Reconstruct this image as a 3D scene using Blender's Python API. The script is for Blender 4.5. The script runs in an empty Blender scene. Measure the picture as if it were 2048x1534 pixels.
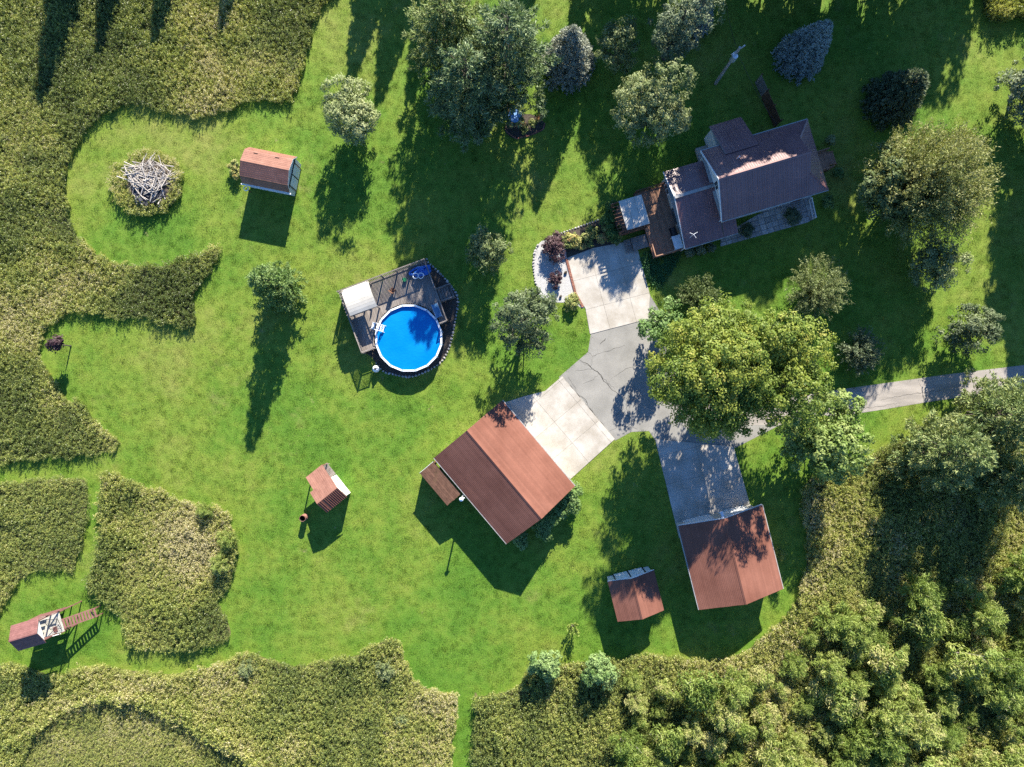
import bpy, bmesh, math, random
import numpy as np
from mathutils import Vector, Matrix

# ------------------------------------------------------------------ camera, sky, sun, exposure
SC = bpy.context.scene
COL = SC.collection
PX = 0.05            # metres of ground per photograph pixel
HC = 70.7            # flying height of the camera
cam_d = bpy.data.cameras.new('camera')
cam = bpy.data.objects.new('camera', cam_d); COL.objects.link(cam)
cam.location = (0, 0, HC); cam.rotation_euler = (0, 0, 0)
cam_d.sensor_fit = 'HORIZONTAL'; cam_d.angle = 2 * math.atan(51.2 / HC)
cam_d.clip_start = 0.5; cam_d.clip_end = 5000
SC.camera = cam

SUN_EL, SUN_AZ = math.radians(28), math.radians(12.5)   # azimuth east of the picture's up direction
world = bpy.data.worlds.new('World'); SC.world = world; world.use_nodes = True
wn = world.node_tree; wn.nodes.clear()
sky = wn.nodes.new('ShaderNodeTexSky'); sky.sky_type = 'NISHITA'; sky.sun_disc = False
sky.sun_elevation = SUN_EL; sky.sun_rotation = SUN_AZ
sky.air_density = 1.0; sky.dust_density = 0.0; sky.ozone_density = 9.5
bg = wn.nodes.new('ShaderNodeBackground'); bg.inputs['Strength'].default_value = 0.088
wo = wn.nodes.new('ShaderNodeOutputWorld')
wn.links.new(sky.outputs[0], bg.inputs[0]); wn.links.new(bg.outputs[0], wo.inputs[0])
sun_d = bpy.data.lights.new('sun', 'SUN'); sun_d.energy = 5.0; sun_d.angle = math.radians(0.5)
sun_d.color = (1.0, 0.93, 0.80)
sun = bpy.data.objects.new('sun', sun_d); COL.objects.link(sun)
sd = Vector((math.sin(SUN_AZ) * math.cos(SUN_EL), math.cos(SUN_AZ) * math.cos(SUN_EL), math.sin(SUN_EL)))
sun.rotation_euler = sd.to_track_quat('Z', 'Y').to_euler(); sun.location = sd * 200
SC.view_settings.view_transform = 'Standard'; SC.view_settings.look = 'None'
SC.view_settings.gamma = 1.0; SC.view_settings.exposure = 1.65
SC.view_settings.use_curve_mapping = False
SC.render.engine = 'CYCLES'
SC.cycles.max_bounces = 4; SC.cycles.diffuse_bounces = 2; SC.cycles.glossy_bounces = 2
SC.cycles.transmission_bounces = 3; SC.cycles.transparent_max_bounces = 4
SC.cycles.use_denoising = False

# ------------------------------------------------------------------ helpers
random.seed(7); RNG = np.random.default_rng(11)
R = math.radians

def G(px, py, z=0.0):
    """point at height z above the ground, at its surveyed place (survey read off the photograph)"""
    k = PX * (1 - z / HC)
    return Vector(((px - 1024) * k, (767 - py) * k, z))

def g2(pts): return [((p[0] - 1024) * PX, (767 - p[1]) * PX) for p in pts]

def tag(o, label=None, cat=None, group=None, kind=None):
    if label: o['label'] = label
    if cat: o['category'] = cat
    if group: o['group'] = group
    if kind: o['kind'] = kind
    return o

def empty(name, loc=(0, 0, 0), rz=0.0, label=None, cat=None, group=None):
    o = bpy.data.objects.new(name, None); COL.objects.link(o)
    o.location = loc; o.rotation_euler = (0, 0, rz); o.empty_display_size = 0.2
    return tag(o, label, cat, group)

def link(name, me, parent=None, loc=None, rot=None, scale=None):
    o = bpy.data.objects.new(name, me); COL.objects.link(o)
    if parent is not None: o.parent = parent
    if loc is not None: o.location = loc
    if rot is not None: o.rotation_euler = rot
    if scale is not None: o.scale = scale
    return o

class MB:
    def __init__(s): s.v = []; s.f = []
    def add(s, vs, fs):
        b = len(s.v); s.v += [tuple(x) for x in vs]; s.f += [tuple(i + b for i in q) for q in fs]; return s
    def box(s, c, size, rz=0.0, rx=0.0, ry=0.0):
        hx, hy, hz = [a / 2 for a in size]
        m = Matrix.Rotation(rz, 3, 'Z') @ Matrix.Rotation(ry, 3, 'Y') @ Matrix.Rotation(rx, 3, 'X')
        vs = [m @ Vector((x, y, z)) + Vector(c) for x in (-hx, hx) for y in (-hy, hy) for z in (-hz, hz)]
        return s.add(vs, [(0, 1, 3, 2), (4, 6, 7, 5), (0, 4, 5, 1), (2, 3, 7, 6), (0, 2, 6, 4), (1, 5, 7, 3)])
    def beam(s, a, b, w, h):
        a = Vector(a); b = Vector(b); d = (b - a).normalized()
        side = d.cross(Vector((0, 0, 1)))
        if side.length < 1e-4: side = Vector((1, 0, 0))
        side.normalize(); up = side.cross(d)
        vs = [p + side * (i * w / 2) + up * (j * h / 2) for p in (a, b) for i in (-1, 1) for j in (-1, 1)]
        return s.add(vs, [(0, 1, 3, 2), (4, 6, 7, 5), (0, 4, 5, 1), (2, 3, 7, 6), (0, 2, 6, 4), (1, 5, 7, 3)])
    def tube(s, pts, rad, n=6, cap=True):
        pts = [Vector(p) for p in pts]
        if not hasattr(rad, '__len__'): rad = [rad] * len(pts)
        rings = []
        for i, p in enumerate(pts):
            d = (pts[min(i + 1, len(pts) - 1)] - pts[max(i - 1, 0)]).normalized()
            a = d.cross(Vector((0, 0, 1)))
            if a.length < 1e-3: a = Vector((1, 0, 0))
            a.normalize(); b = d.cross(a)
            rings.append([p + (a * math.cos(t) + b * math.sin(t)) * rad[i] for t in [2 * math.pi * k / n for k in range(n)]])
        vs = [v for r in rings for v in r]; fs = []
        for i in range(len(pts) - 1):
            for k in range(n):
                fs.append((i * n + k, i * n + (k + 1) % n, (i + 1) * n + (k + 1) % n, (i + 1) * n + k))
        if cap: fs += [tuple(range(n))[::-1], tuple((len(pts) - 1) * n + k for k in range(n))]
        return s.add(vs, fs)
    def prism(s, poly, z0, z1):
        n = len(poly)
        a = sum(poly[i][0] * poly[(i + 1) % n][1] - poly[(i + 1) % n][0] * poly[i][1] for i in range(n))
        if a < 0: poly = poly[::-1]
        vs = [(p[0], p[1], z0) for p in poly] + [(p[0], p[1], z1) for p in poly]
        fs = [tuple(range(n))[::-1], tuple(range(n, 2 * n))] + [(i, (i + 1) % n, n + (i + 1) % n, n + i) for i in range(n)]
        return s.add(vs, fs)
    def mesh(s, name, mat):
        me = bpy.data.meshes.new(name); me.from_pydata(s.v, [], s.f); me.update()
        if mat: me.materials.append(mat)
        return me
    def build(s, name, mat, parent=None, smooth=False, **k):
        me = s.mesh(name, mat)
        if smooth: me.polygons.foreach_set('use_smooth', [True] * len(me.polygons))
        return link(name, me, parent, **k)

_cube = {}
def piece(name, mat, parent, c, size, rot=(0, 0, 0)):
    """one small box-shaped piece (board, plank, baluster ...) sharing mesh data with its likes"""
    if mat.name not in _cube:
        bm = bmesh.new(); bmesh.ops.create_cube(bm, size=1.0)
        me = bpy.data.meshes.new('piece'); bm.to_mesh(me); bm.free(); me.materials.append(mat); _cube[mat.name] = me
    return link(name, _cube[mat.name], parent, c, rot, size)

def sheet(name, poly, z, mat, kind='structure', parent=None):
    """flat ground sheet from an outline (world x,y)"""
    from mathutils.geometry import tessellate_polygon
    vs = [Vector((p[0], p[1], z)) for p in poly]
    tris = tessellate_polygon([vs])
    fs = []
    for t in tris:
        a, b, c = [vs[i] for i in t]
        fs.append(t if (b - a).cross(c - a).z > 0 else t[::-1])
    me = bpy.data.meshes.new(name); me.from_pydata(vs, [], fs); me.materials.append(mat)
    o = link(name, me, parent)
    if kind: o['kind'] = kind
    return o

def smooth_poly(pts, n=5, closed=True):
    out = []; N = len(pts)
    for i in range(N if closed else N - 1):
        g = lambda k: np.array(pts[k % N] if closed else pts[max(0, min(N - 1, k))], float)
        p0, p1, p2, p3 = g(i - 1), g(i), g(i + 1), g(i + 2)
        for t in np.linspace(0, 1, n, endpoint=False):
            out.append(tuple(0.5 * ((2 * p1) + (-p0 + p2) * t + (2 * p0 - 5 * p1 + 4 * p2 - p3) * t * t + (-p0 + 3 * p1 - 3 * p2 + p3) * t ** 3)))
    return out

def inside(x, y, poly):
    c = np.zeros(len(x), bool); n = len(poly); j = n - 1
    for i in range(n):
        xi, yi = poly[i]; xj, yj = poly[j]
        if yi != yj:
            c ^= ((yi > y) != (yj > y)) & (x < (xj - xi) * (y - yi) / (yj - yi) + xi)
        j = i
    return c

def clip_half(poly, nx, ny, d):
    out = []
    for i in range(len(poly)):
        a, b = poly[i], poly[(i + 1) % len(poly)]
        da, db = a[0] * nx + a[1] * ny - d, b[0] * nx + b[1] * ny - d
        if da <= 0: out.append(a)
        if (da < 0 < db) or (db < 0 < da):
            t = da / (da - db); out.append((a[0] + (b[0] - a[0]) * t, a[1] + (b[1] - a[1]) * t))
    return out

def grid_cells(poly, ang, cw, ch, gap, ox=0.0, oy=0.0):
    ca, sa = math.cos(ang), math.sin(ang)
    us = [p[0] * ca + p[1] * sa for p in poly]; vs = [-p[0] * sa + p[1] * ca for p in poly]
    u = min(us) - ox
    while u < max(us):
        v = min(vs) - oy
        while v < max(vs):
            c = clip_half(poly, ca, sa, u + cw - gap)
            if len(c) > 2: c = clip_half(c, -ca, -sa, -(u + gap))
            if len(c) > 2: c = clip_half(c, -sa, ca, v + ch - gap)
            if len(c) > 2: c = clip_half(c, sa, -ca, -(v + gap))
            if len(c) > 2:
                ar = abs(sum(c[i][0] * c[(i + 1) % len(c)][1] - c[(i + 1) % len(c)][0] * c[i][1] for i in range(len(c)))) / 2
                if ar > 0.03: yield c
            v += ch
        u += cw

def vnoise(x, y, scale, seed):
    r = np.random.default_rng(seed).random((256, 256))
    u = np.asarray(x) / scale + 1000; w = np.asarray(y) / scale + 1000
    i = np.floor(u).astype(int); j = np.floor(w).astype(int); fu = u - i; fw = w - j
    fu = fu * fu * (3 - 2 * fu); fw = fw * fw * (3 - 2 * fw)
    g = lambda a, b: r[a % 256, b % 256]
    return (g(i, j) * (1 - fu) + g(i + 1, j) * fu) * (1 - fw) + (g(i, j + 1) * (1 - fu) + g(i + 1, j + 1) * fu) * fw

# ------------------------------------------------------------------ materials
def new_mat(name):
    m = bpy.data.materials.new(name); m.use_nodes = True
    nt = m.node_tree; nt.nodes.clear()
    out = nt.nodes.new('ShaderNodeOutputMaterial')
    return m, nt, out

def ramp(nt, stops, fac=None):
    r = nt.nodes.new('ShaderNodeValToRGB'); e = r.color_ramp.elements
    while len(e) < len(stops): e.new(0.5)
    for k, (p, c) in enumerate(stops):
        e[k].position = p; e[k].color = (*c, 1)
    if fac is not None: nt.links.new(fac, r.inputs[0])
    return r.outputs[0]

def noise(nt, scale, detail=4, rough=0.55, vec=None, stretch=None, off=None):
    n = nt.nodes.new('ShaderNodeTexNoise'); n.inputs['Scale'].default_value = scale
    n.inputs['Detail'].default_value = detail; n.inputs['Roughness'].default_value = rough
    if vec is None: vec = nt.nodes.new('ShaderNodeNewGeometry').outputs['Position']
    if stretch is not None or off is not None:
        mp = nt.nodes.new('ShaderNodeMapping')
        if stretch is not None:
            mp.inputs['Rotation'].default_value = (0, 0, stretch[0]); mp.inputs['Scale'].default_value = stretch[1]
        if off is not None: mp.inputs['Location'].default_value = off
        nt.links.new(vec, mp.inputs[0]); vec = mp.outputs[0]
    nt.links.new(vec, n.inputs['Vector'])
    return n.outputs['Fac']

def mix(nt, fac, a, b, mode='MIX'):
    m = nt.nodes.new('ShaderNodeMix'); m.data_type = 'RGBA'; m.blend_type = mode
    for sock, val in ((m.inputs[0], fac), (m.inputs[6], a), (m.inputs[7], b)):
        if isinstance(val, (int, float)): sock.default_value = val
        elif isinstance(val, tuple): sock.default_value = (*val, 1) if len(val) == 3 else val
        else: nt.links.new(val, sock)
    return m.outputs[2]

def mathn(nt, op, a, b=None, c=None):
    m = nt.nodes.new('ShaderNodeMath'); m.operation = op
    for k, val in enumerate((a, b, c)):
        if val is None: continue
        if isinstance(val, (int, float)): m.inputs[k].default_value = val
        else: nt.links.new(val, m.inputs[k])
    return m.outputs[0]

def pmat(name, c1, c2, scale=2.0, rough=0.7, bump=0.0, bscale=30, rnd=0.12, spec=0.25, stretch=None, contrast=(0.3, 0.7), fine=None, metallic=0.0, detail=5):
    """painted / wooden / mineral surface: two tones by noise, some piece-to-piece variation, fine relief"""
    m, nt, out = new_mat(name)
    p = nt.nodes.new('ShaderNodeBsdfPrincipled')
    n = noise(nt, scale, detail, 0.6, stretch=stretch)
    col = ramp(nt, [(contrast[0], c1), (contrast[1], c2)], n)
    if fine:
        n2 = noise(nt, fine[0], 3, 0.6)
        col = mix(nt, ramp(nt, [(0.35, (0, 0, 0)), (0.65, (1, 1, 1))], n2), col, mix(nt, 1.0, col, (fine[1],) * 3, 'MULTIPLY'))
    if rnd:
        oi = nt.nodes.new('ShaderNodeObjectInfo')
        f = mathn(nt, 'MULTIPLY_ADD', oi.outputs['Random'], 2 * rnd, 1 - rnd)
        cmb = nt.nodes.new('ShaderNodeCombineColor')
        for k in range(3): nt.links.new(f, cmb.inputs[k])
        col = mix(nt, 1.0, col, cmb.outputs[0], 'MULTIPLY')
    nt.links.new(col, p.inputs['Base Color'])
    p.inputs['Roughness'].default_value = rough; p.inputs['Specular IOR Level'].default_value = spec
    p.inputs['Metallic'].default_value = metallic
    if bump:
        b = nt.nodes.new('ShaderNodeBump'); b.inputs['Strength'].default_value = bump; b.inputs['Distance'].default_value = 0.02
        nt.links.new(noise(nt, bscale, 4), b.inputs['Height']); nt.links.new(b.outputs[0], p.inputs['Normal'])
    nt.links.new(p.outputs[0], out.inputs[0])
    return m

def leaf_mat(name, stops, transl=0.3, rough=0.55, spec=0.25, inst=0.0, objrnd=0.0):
    m, nt, out = new_mat(name)
    at = nt.nodes.new('ShaderNodeAttribute'); at.attribute_name = 'tint'
    fac = at.outputs['Fac']
    if inst:
        ai = nt.nodes.new('ShaderNodeAttribute'); ai.attribute_name = 'region'; ai.attribute_type = 'INSTANCER'
        fac = mathn(nt, 'ADD', mathn(nt, 'MULTIPLY', fac, 1 - inst), mathn(nt, 'MULTIPLY', ai.outputs['Fac'], inst))
    if objrnd:
        oi = nt.nodes.new('ShaderNodeObjectInfo')
        fac = mathn(nt, 'ADD', fac, mathn(nt, 'MULTIPLY_ADD', oi.outputs['Random'], 2 * objrnd, -objrnd))
    col = ramp(nt, stops, fac)
    p = nt.nodes.new('ShaderNodeBsdfPrincipled'); nt.links.new(col, p.inputs['Base Color'])
    p.inputs['Roughness'].default_value = rough; p.inputs['Specular IOR Level'].default_value = spec
    t = nt.nodes.new('ShaderNodeBsdfTranslucent'); nt.links.new(mix(nt, 1.0, col, (1.0, 1.0, 0.55), 'MULTIPLY'), t.inputs[0])
    mx = nt.nodes.new('ShaderNodeMixShader'); mx.inputs[0].default_value = transl
    nt.links.new(p.outputs[0], mx.inputs[1]); nt.links.new(t.outputs[0], mx.inputs[2]); nt.links.new(mx.outputs[0], out.inputs[0])
    return m

def lawn_mat(name, blades=False):
    m, nt, out = new_mat(name)
    big = noise(nt, 0.07, 3, 0.55); mid = noise(nt, 0.55, 5, 0.65, off=(31, 7, 0)); tiny = noise(nt, 9.0, 3, 0.7)
    stripes = noise(nt, 0.9, 3, 0.6, stretch=(0.9, (0.25, 1.0, 1.0)))
    f = mathn(nt, 'ADD', mathn(nt, 'MULTIPLY', big, 0.7), mathn(nt, 'MULTIPLY', mid, 0.3))
    col = ramp(nt, LAWN, f)
    col = mix(nt, mathn(nt, 'MULTIPLY', ramp(nt, [(0.45, (0, 0, 0)), (0.75, (1, 1, 1))], stripes), 0.3), col, (0.075, 0.165, 0.020))
    wv = nt.nodes.new('ShaderNodeTexWave'); wv.wave_type = 'RINGS'; wv.rings_direction = 'Z'; wv.inputs['Scale'].default_value = 0.28; wv.inputs['Distortion'].default_value = 9.0; wv.inputs['Detail'].default_value = 2.0; wv.inputs['Detail Scale'].default_value = 0.22
    wm = nt.nodes.new('ShaderNodeMapping'); wm.inputs['Location'].default_value = (22, -14, 0); nt.links.new(nt.nodes.new('ShaderNodeNewGeometry').outputs['Position'], wm.inputs[0]); nt.links.new(wm.outputs[0], wv.inputs['Vector'])
    col = mix(nt, 1.0, col, ramp(nt, [(0.2, (0.96, 0.97, 0.96)), (0.8, (1.03, 1.02, 1.03))], wv.outputs['Fac']), 'MULTIPLY')
    dry = noise(nt, 0.16, 5, 0.7, off=(-12, 44, 0))
    col = mix(nt, mathn(nt, 'MULTIPLY', ramp(nt, [(0.6, (0, 0, 0)), (0.75, (1, 1, 1))], dry), 0.55), col, (0.22, 0.205, 0.075))
    col = mix(nt, 1.0, col, ramp(nt, [(0.25, (0.45, 0.48, 0.42)), (0.75, (1.55, 1.5, 1.45))], tiny), 'MULTIPLY')
    bare = noise(nt, 0.42, 6, 0.72, off=(5, -61, 0))
    col = mix(nt, mathn(nt, 'MULTIPLY', ramp(nt, [(0.655, (0, 0, 0)), (0.72, (1, 1, 1))], bare), 0.6), col, (0.27, 0.215, 0.115))
    speck = noise(nt, 14.0, 2, 0.5, off=(3, 3, 0))
    col = mix(nt, mathn(nt, 'MULTIPLY', ramp(nt, [(0.64, (0, 0, 0)), (0.70, (1, 1, 1))], speck), 0.6), col, (0.30, 0.29, 0.13))
    if blades:
        at = nt.nodes.new('ShaderNodeAttribute'); at.attribute_name = 'tint'
        col = mix(nt, 1.0, col, ramp(nt, [(0, (0.65, 0.7, 0.6)), (1, (1.35, 1.3, 1.3))], at.outputs['Fac']), 'MULTIPLY')
    d = nt.nodes.new('ShaderNodeBsdfPrincipled'); nt.links.new(col, d.inputs['Base Color'])
    d.inputs['Roughness'].default_value = 0.75; d.inputs['Specular IOR Level'].default_value = 0.15
    if blades:
        t = nt.nodes.new('ShaderNodeBsdfTranslucent'); nt.links.new(col, t.inputs[0])
        mx = nt.nodes.new('ShaderNodeMixShader'); mx.inputs[0].default_value = 0.3
        nt.links.new(d.outputs[0], mx.inputs[1]); nt.links.new(t.outputs[0], mx.inputs[2]); nt.links.new(mx.outputs[0], out.inputs[0])
    else:
        b = nt.nodes.new('ShaderNodeBump'); b.inputs['Strength'].default_value = 0.7; b.inputs['Distance'].default_value = 0.05
        nt.links.new(noise(nt, 7, 5, 0.7), b.inputs['Height']); nt.links.new(b.outputs[0], d.inputs['Normal'])
        nt.links.new(d.outputs[0], out.inputs[0])
    return m

LAWN = [(0.32, (0.052, 0.140, 0.014)), (0.44, (0.090, 0.178, 0.019)), (0.54, (0.142, 0.205, 0.028)), (0.68, (0.205, 0.222, 0.054))]
M = {}
M['lawn'] = lawn_mat('lawn'); M['blade'] = lawn_mat('grass_blade', True)
M['thatch'] = pmat('thatch', (0.07, 0.08, 0.028), (0.16, 0.14, 0.06), 1.2, 0.9, 0.6, 9, 0)
M['concrete'] = pmat('concrete', (0.35, 0.315, 0.265), (0.49, 0.46, 0.415), 0.55, 0.85, 0.15, 20, 0.06, 0.2, fine=(14, 0.86), contrast=(0.35, 0.65))
M['joint'] = pmat('joint_soil', (0.14, 0.125, 0.10), (0.26, 0.23, 0.18), 4, 0.9, 0, 9, 0)
M['asphalt'] = pmat('asphalt', (0.225, 0.218, 0.200), (0.33, 0.318, 0.292), 0.4, 0.9, 0.3, 45, 0, 0.15, fine=(18, 0.72))
M['road'] = pmat('drive', (0.27, 0.245, 0.22), (0.41, 0.37, 0.33), 0.7, 0.9, 0.3, 40, 0, 0.15, fine=(14, 0.75), stretch=(-0.16, (0.4, 1.6, 1)))
M['crack'] = pmat('crack', (0.03, 0.03, 0.028), (0.07, 0.065, 0.055), 4, 0.95, 0, 9, 0)
M['roof'] = pmat('rust_roof', (0.150, 0.058, 0.038), (0.245, 0.105, 0.072), 0.3, 0.8, 0.15, 40, 0.09, 0.2, fine=(16, 0.8))
M['roofpink'] = pmat('shingle_roof', (0.215, 0.10, 0.072), (0.30, 0.15, 0.11), 1.5, 0.7, 0.1, 30, 0.1, 0.2, fine=(20, 0.85))
M['houseroof'] = pmat('house_roof', (0.185, 0.090, 0.090), (0.255, 0.130, 0.122), 0.5, 0.36, 0, 9, 0.06, 0.6, fine=(6, 0.9))
M['white'] = pmat('white_siding', (0.62, 0.60, 0.56), (0.74, 0.72, 0.68), 1.5, 0.7, 0, 9, 0.04)
M['trim'] = pmat('white_trim', (0.68, 0.67, 0.65), (0.78, 0.77, 0.75), 3, 0.5, 0, 9, 0.04)
M['siding'] = pmat('tan_siding', (0.42, 0.40, 0.34), (0.5, 0.48, 0.42), 1.5, 0.7, 0, 9, 0.04)
M['brown'] = pmat('brown_wood', (0.09, 0.045, 0.028), (0.17, 0.088, 0.055), 3, 0.75, 0.2, 40, 0.15)
M['deck'] = pmat('weathered_deck', (0.150, 0.128, 0.112), (0.26, 0.226, 0.20), 2.2, 0.85, 0.2, 40, 0.16, stretch=(0.36, (3, 0.5, 1)))
M['decktan'] = pmat('tan_deck', (0.25, 0.135, 0.085), (0.36, 0.205, 0.135), 2.2, 0.8, 0.2, 40, 0.14)
M['redwood'] = pmat('red_paint', (0.155, 0.066, 0.060), (0.225, 0.105, 0.095), 2.5, 0.7, 0.1, 30, 0.1, fine=(9, 0.85))
M['gutter'] = pmat('weathered_gutter', (0.26, 0.25, 0.24), (0.4, 0.39, 0.37), 3, 0.6, 0, 9, 0.05)
M['dark'] = pmat('dark_frame', (0.012, 0.012, 0.014), (0.03, 0.03, 0.032), 3, 0.5, 0, 9, 0)
M['glass'] = pmat('window_glass', (0.02, 0.03, 0.04), (0.05, 0.07, 0.08), 1, 0.08, 0, 9, 0, 0.6)
M['steel'] = pmat('galvanised', (0.5, 0.52, 0.54), (0.68, 0.7, 0.72), 6, 0.35, 0, 9, 0.03, 0.5, metallic=0.6)
M['poly'] = pmat('white_panel', (0.40, 0.375, 0.325), (0.50, 0.475, 0.42), 1.5, 0.4, 0, 9, 0.05, 0.4)
M['water'] = None
M['rim'] = pmat('pool_rim', (0.68, 0.70, 0.72), (0.8, 0.82, 0.84), 4, 0.4, 0, 9, 0.03, 0.4)
M['poolwall'] = pmat('pool_wall', (0.25, 0.32, 0.40), (0.35, 0.42, 0.5), 3, 0.5, 0, 9, 0)
M['mulch'] = pmat('mulch', (0.035, 0.028, 0.022), (0.11, 0.09, 0.075), 9, 0.95, 0.7, 22, 0)
M['stone'] = pmat('edging_stone', (0.24, 0.23, 0.22), (0.46, 0.44, 0.42), 5, 0.85, 0.3, 25, 0.25)
M['gravel'] = pmat('white_gravel', (0.34, 0.335, 0.33), (0.62, 0.61, 0.6), 16, 0.85, 0.8, 22, 0, fine=(30, 0.6))
M['brick'] = pmat('red_brick', (0.20, 0.085, 0.06), (0.3, 0.14, 0.1), 6, 0.85, 0.2, 30, 0.2)
M['bark'] = pmat('bark', (0.06, 0.048, 0.038), (0.14, 0.12, 0.1), 6, 0.9, 0.6, 20, 0)
M['palebark'] = pmat('pale_branch', (0.19, 0.165, 0.14), (0.37, 0.335, 0.295), 5, 0.9, 0.4, 20, 0.25)
M['deadwood'] = pmat('dead_branch', (0.27, 0.24, 0.21), (0.46, 0.42, 0.375), 5, 0.9, 0.4, 20, 0.25)
M['basin'] = pmat('blue_basin', (0.16, 0.33, 0.62), (0.26, 0.45, 0.75), 3, 0.5, 0, 9, 0)
M['blue'] = pmat('blue_plastic', (0.02, 0.10, 0.42), (0.05, 0.2, 0.6), 4, 0.4, 0.2, 6, 0)
M['bluegrey'] = pmat('blue_sling', (0.05, 0.14, 0.26), (0.08, 0.2, 0.34), 4, 0.6, 0, 9, 0)
M['hose'] = pmat('white_hose', (0.6, 0.65, 0.7), (0.75, 0.78, 0.8), 4, 0.4, 0, 9, 0)
M['greenplastic'] = pmat('green_plastic', (0.02, 0.16, 0.06), (0.04, 0.25, 0.1), 4, 0.4, 0, 9, 0)
M['rust'] = pmat('rusty_barrel', (0.16, 0.07, 0.05), (0.28, 0.14, 0.11), 5, 0.7, 0.2, 20, 0)
M['soot'] = pmat('soot', (0.008, 0.008, 0.008), (0.02, 0.018, 0.016), 5, 0.9, 0, 9, 0)
M['shingle'] = pmat('black_shingle', (0.02, 0.022, 0.03), (0.05, 0.052, 0.065), 5, 0.8, 0.2, 20, 0.2)
M['orange'] = pmat('tan_boulder', (0.32, 0.17, 0.06), (0.48, 0.28, 0.12), 5, 0.85, 0.4, 12, 0)
m, nt, out = new_mat('pool_water')
p = nt.nodes.new('ShaderNodeBsdfPrincipled')
nt.links.new(ramp(nt, [(0.3, (0.0, 0.145, 0.45)), (0.7, (0.003, 0.190, 0.48))], noise(nt, 0.35, 3)), p.inputs['Base Color'])
p.inputs['Roughness'].default_value = 0.12; p.inputs['IOR'].default_value = 1.33
b = nt.nodes.new('ShaderNodeBump'); b.inputs['Strength'].default_value = 0.5; b.inputs['Distance'].default_value = 0.04
nt.links.new(noise(nt, 5.0, 4), b.inputs['Height']); nt.links.new(b.outputs[0], p.inputs['Normal'])
nt.links.new(p.outputs[0], out.inputs[0]); M['water'] = m

L = {}
L['maple'] = leaf_mat('maple_leaf', [(0.0, (0.058, 0.110, 0.018)), (0.45, (0.165, 0.225, 0.034)), (0.8, (0.270, 0.300, 0.050)), (1.0, (0.38, 0.345, 0.080))], 0.33)
L['pale'] = leaf_mat('pale_leaf', [(0.0, (0.085, 0.125, 0.045)), (0.5, (0.240, 0.290, 0.115)), (1.0, (0.46, 0.48, 0.26))], 0.3)
L['pine'] = leaf_mat('pine_needle', [(0.0, (0.045, 0.085, 0.036)), (0.5, (0.135, 0.200, 0.088)), (1.0, (0.29, 0.35, 0.18))], 0.22)
L['pineyel'] = leaf_mat('pine_needle_yellow', [(0.0, (0.060, 0.105, 0.036)), (0.5, (0.180, 0.245, 0.085)), (1.0, (0.36, 0.38, 0.16))], 0.25)
L['blue'] = leaf_mat('blue_spruce_needle', [(0.0, (0.17, 0.215, 0.20)), (0.5, (0.34, 0.40, 0.36)), (1.0, (0.56, 0.61, 0.55))], 0.15)
L['grey'] = leaf_mat('grey_spruce_needle', [(0.0, (0.13, 0.15, 0.12)), (0.5, (0.29, 0.315, 0.25)), (1.0, (0.52, 0.53, 0.44))], 0.15)
L['green'] = leaf_mat('green_leaf', [(0.0, (0.041, 0.101, 0.022)), (0.5, (0.128, 0.223, 0.061)), (1.0, (0.270, 0.365, 0.135))], 0.3)
L['olive'] = leaf_mat('olive_leaf', [(0.0, (0.058, 0.092, 0.028)), (0.5, (0.155, 0.200, 0.072)), (1.0, (0.33, 0.36, 0.165))], 0.28)
L['tanny'] = leaf_mat('drying_leaf', [(0.0, (0.070, 0.105, 0.026)), (0.5, (0.215, 0.240, 0.075)), (1.0, (0.45, 0.42, 0.20))], 0.3)
L['lime'] = leaf_mat('lime_leaf', [(0.0, (0.060, 0.115, 0.022)), (0.5, (0.180, 0.260, 0.062)), (1.0, (0.34, 0.395, 0.135))], 0.32)
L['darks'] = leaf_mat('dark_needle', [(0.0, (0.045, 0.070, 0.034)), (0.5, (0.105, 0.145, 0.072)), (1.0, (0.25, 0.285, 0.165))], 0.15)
L['crimson'] = leaf_mat('crimson_leaf', [(0.0, (0.022, 0.012, 0.016)), (0.5, (0.062, 0.030, 0.036)), (1.0, (0.15, 0.09, 0.09))], 0.12)
L['sapling'] = leaf_mat('sapling_leaf', [(0.0, (0.070, 0.125, 0.020)), (0.4, (0.185, 0.260, 0.052)), (0.75, (0.315, 0.370, 0.092)), (1.0, (0.47, 0.44, 0.19))], 0.38, objrnd=0.15)
L['weed'] = leaf_mat('weed_leaf', [(0.0, (0.055, 0.070, 0.026)), (0.2, (0.110, 0.138, 0.044)), (0.38, (0.155, 0.205, 0.052)), (0.55, (0.270, 0.315, 0.088)), (0.70, (0.40, 0.43, 0.105)), (0.84, (0.50, 0.47, 0.17)), (1.0, (0.60, 0.52, 0.36))], 0.35, inst=0.6, spec=0.5, rough=0.4)
L['sage'] = leaf_mat('sage_leaf', [(0.0, (0.050, 0.080, 0.034)), (0.5, (0.145, 0.185, 0.085)), (1.0, (0.31, 0.345, 0.19))], 0.25)
L['cover'] = leaf_mat('ground_cover_leaf', [(0.0, (0.027, 0.095, 0.030)), (1.0, (0.095, 0.230, 0.081))], 0.2, inst=0.3)
L['flower'] = leaf_mat('bed_leaf', [(0.0, (0.061, 0.108, 0.027)), (0.5, (0.230, 0.270, 0.081)), (0.9, (0.446, 0.405, 0.135)), (1.0, (0.540, 0.270, 0.108))], 0.25, objrnd=0.15)
# ------------------------------------------------------------------ ground
sheet('lawn', [(-1500, -1500), (1500, -1500), (1500, 1500), (-1500, 1500)], 0.0, M['lawn'])

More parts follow.
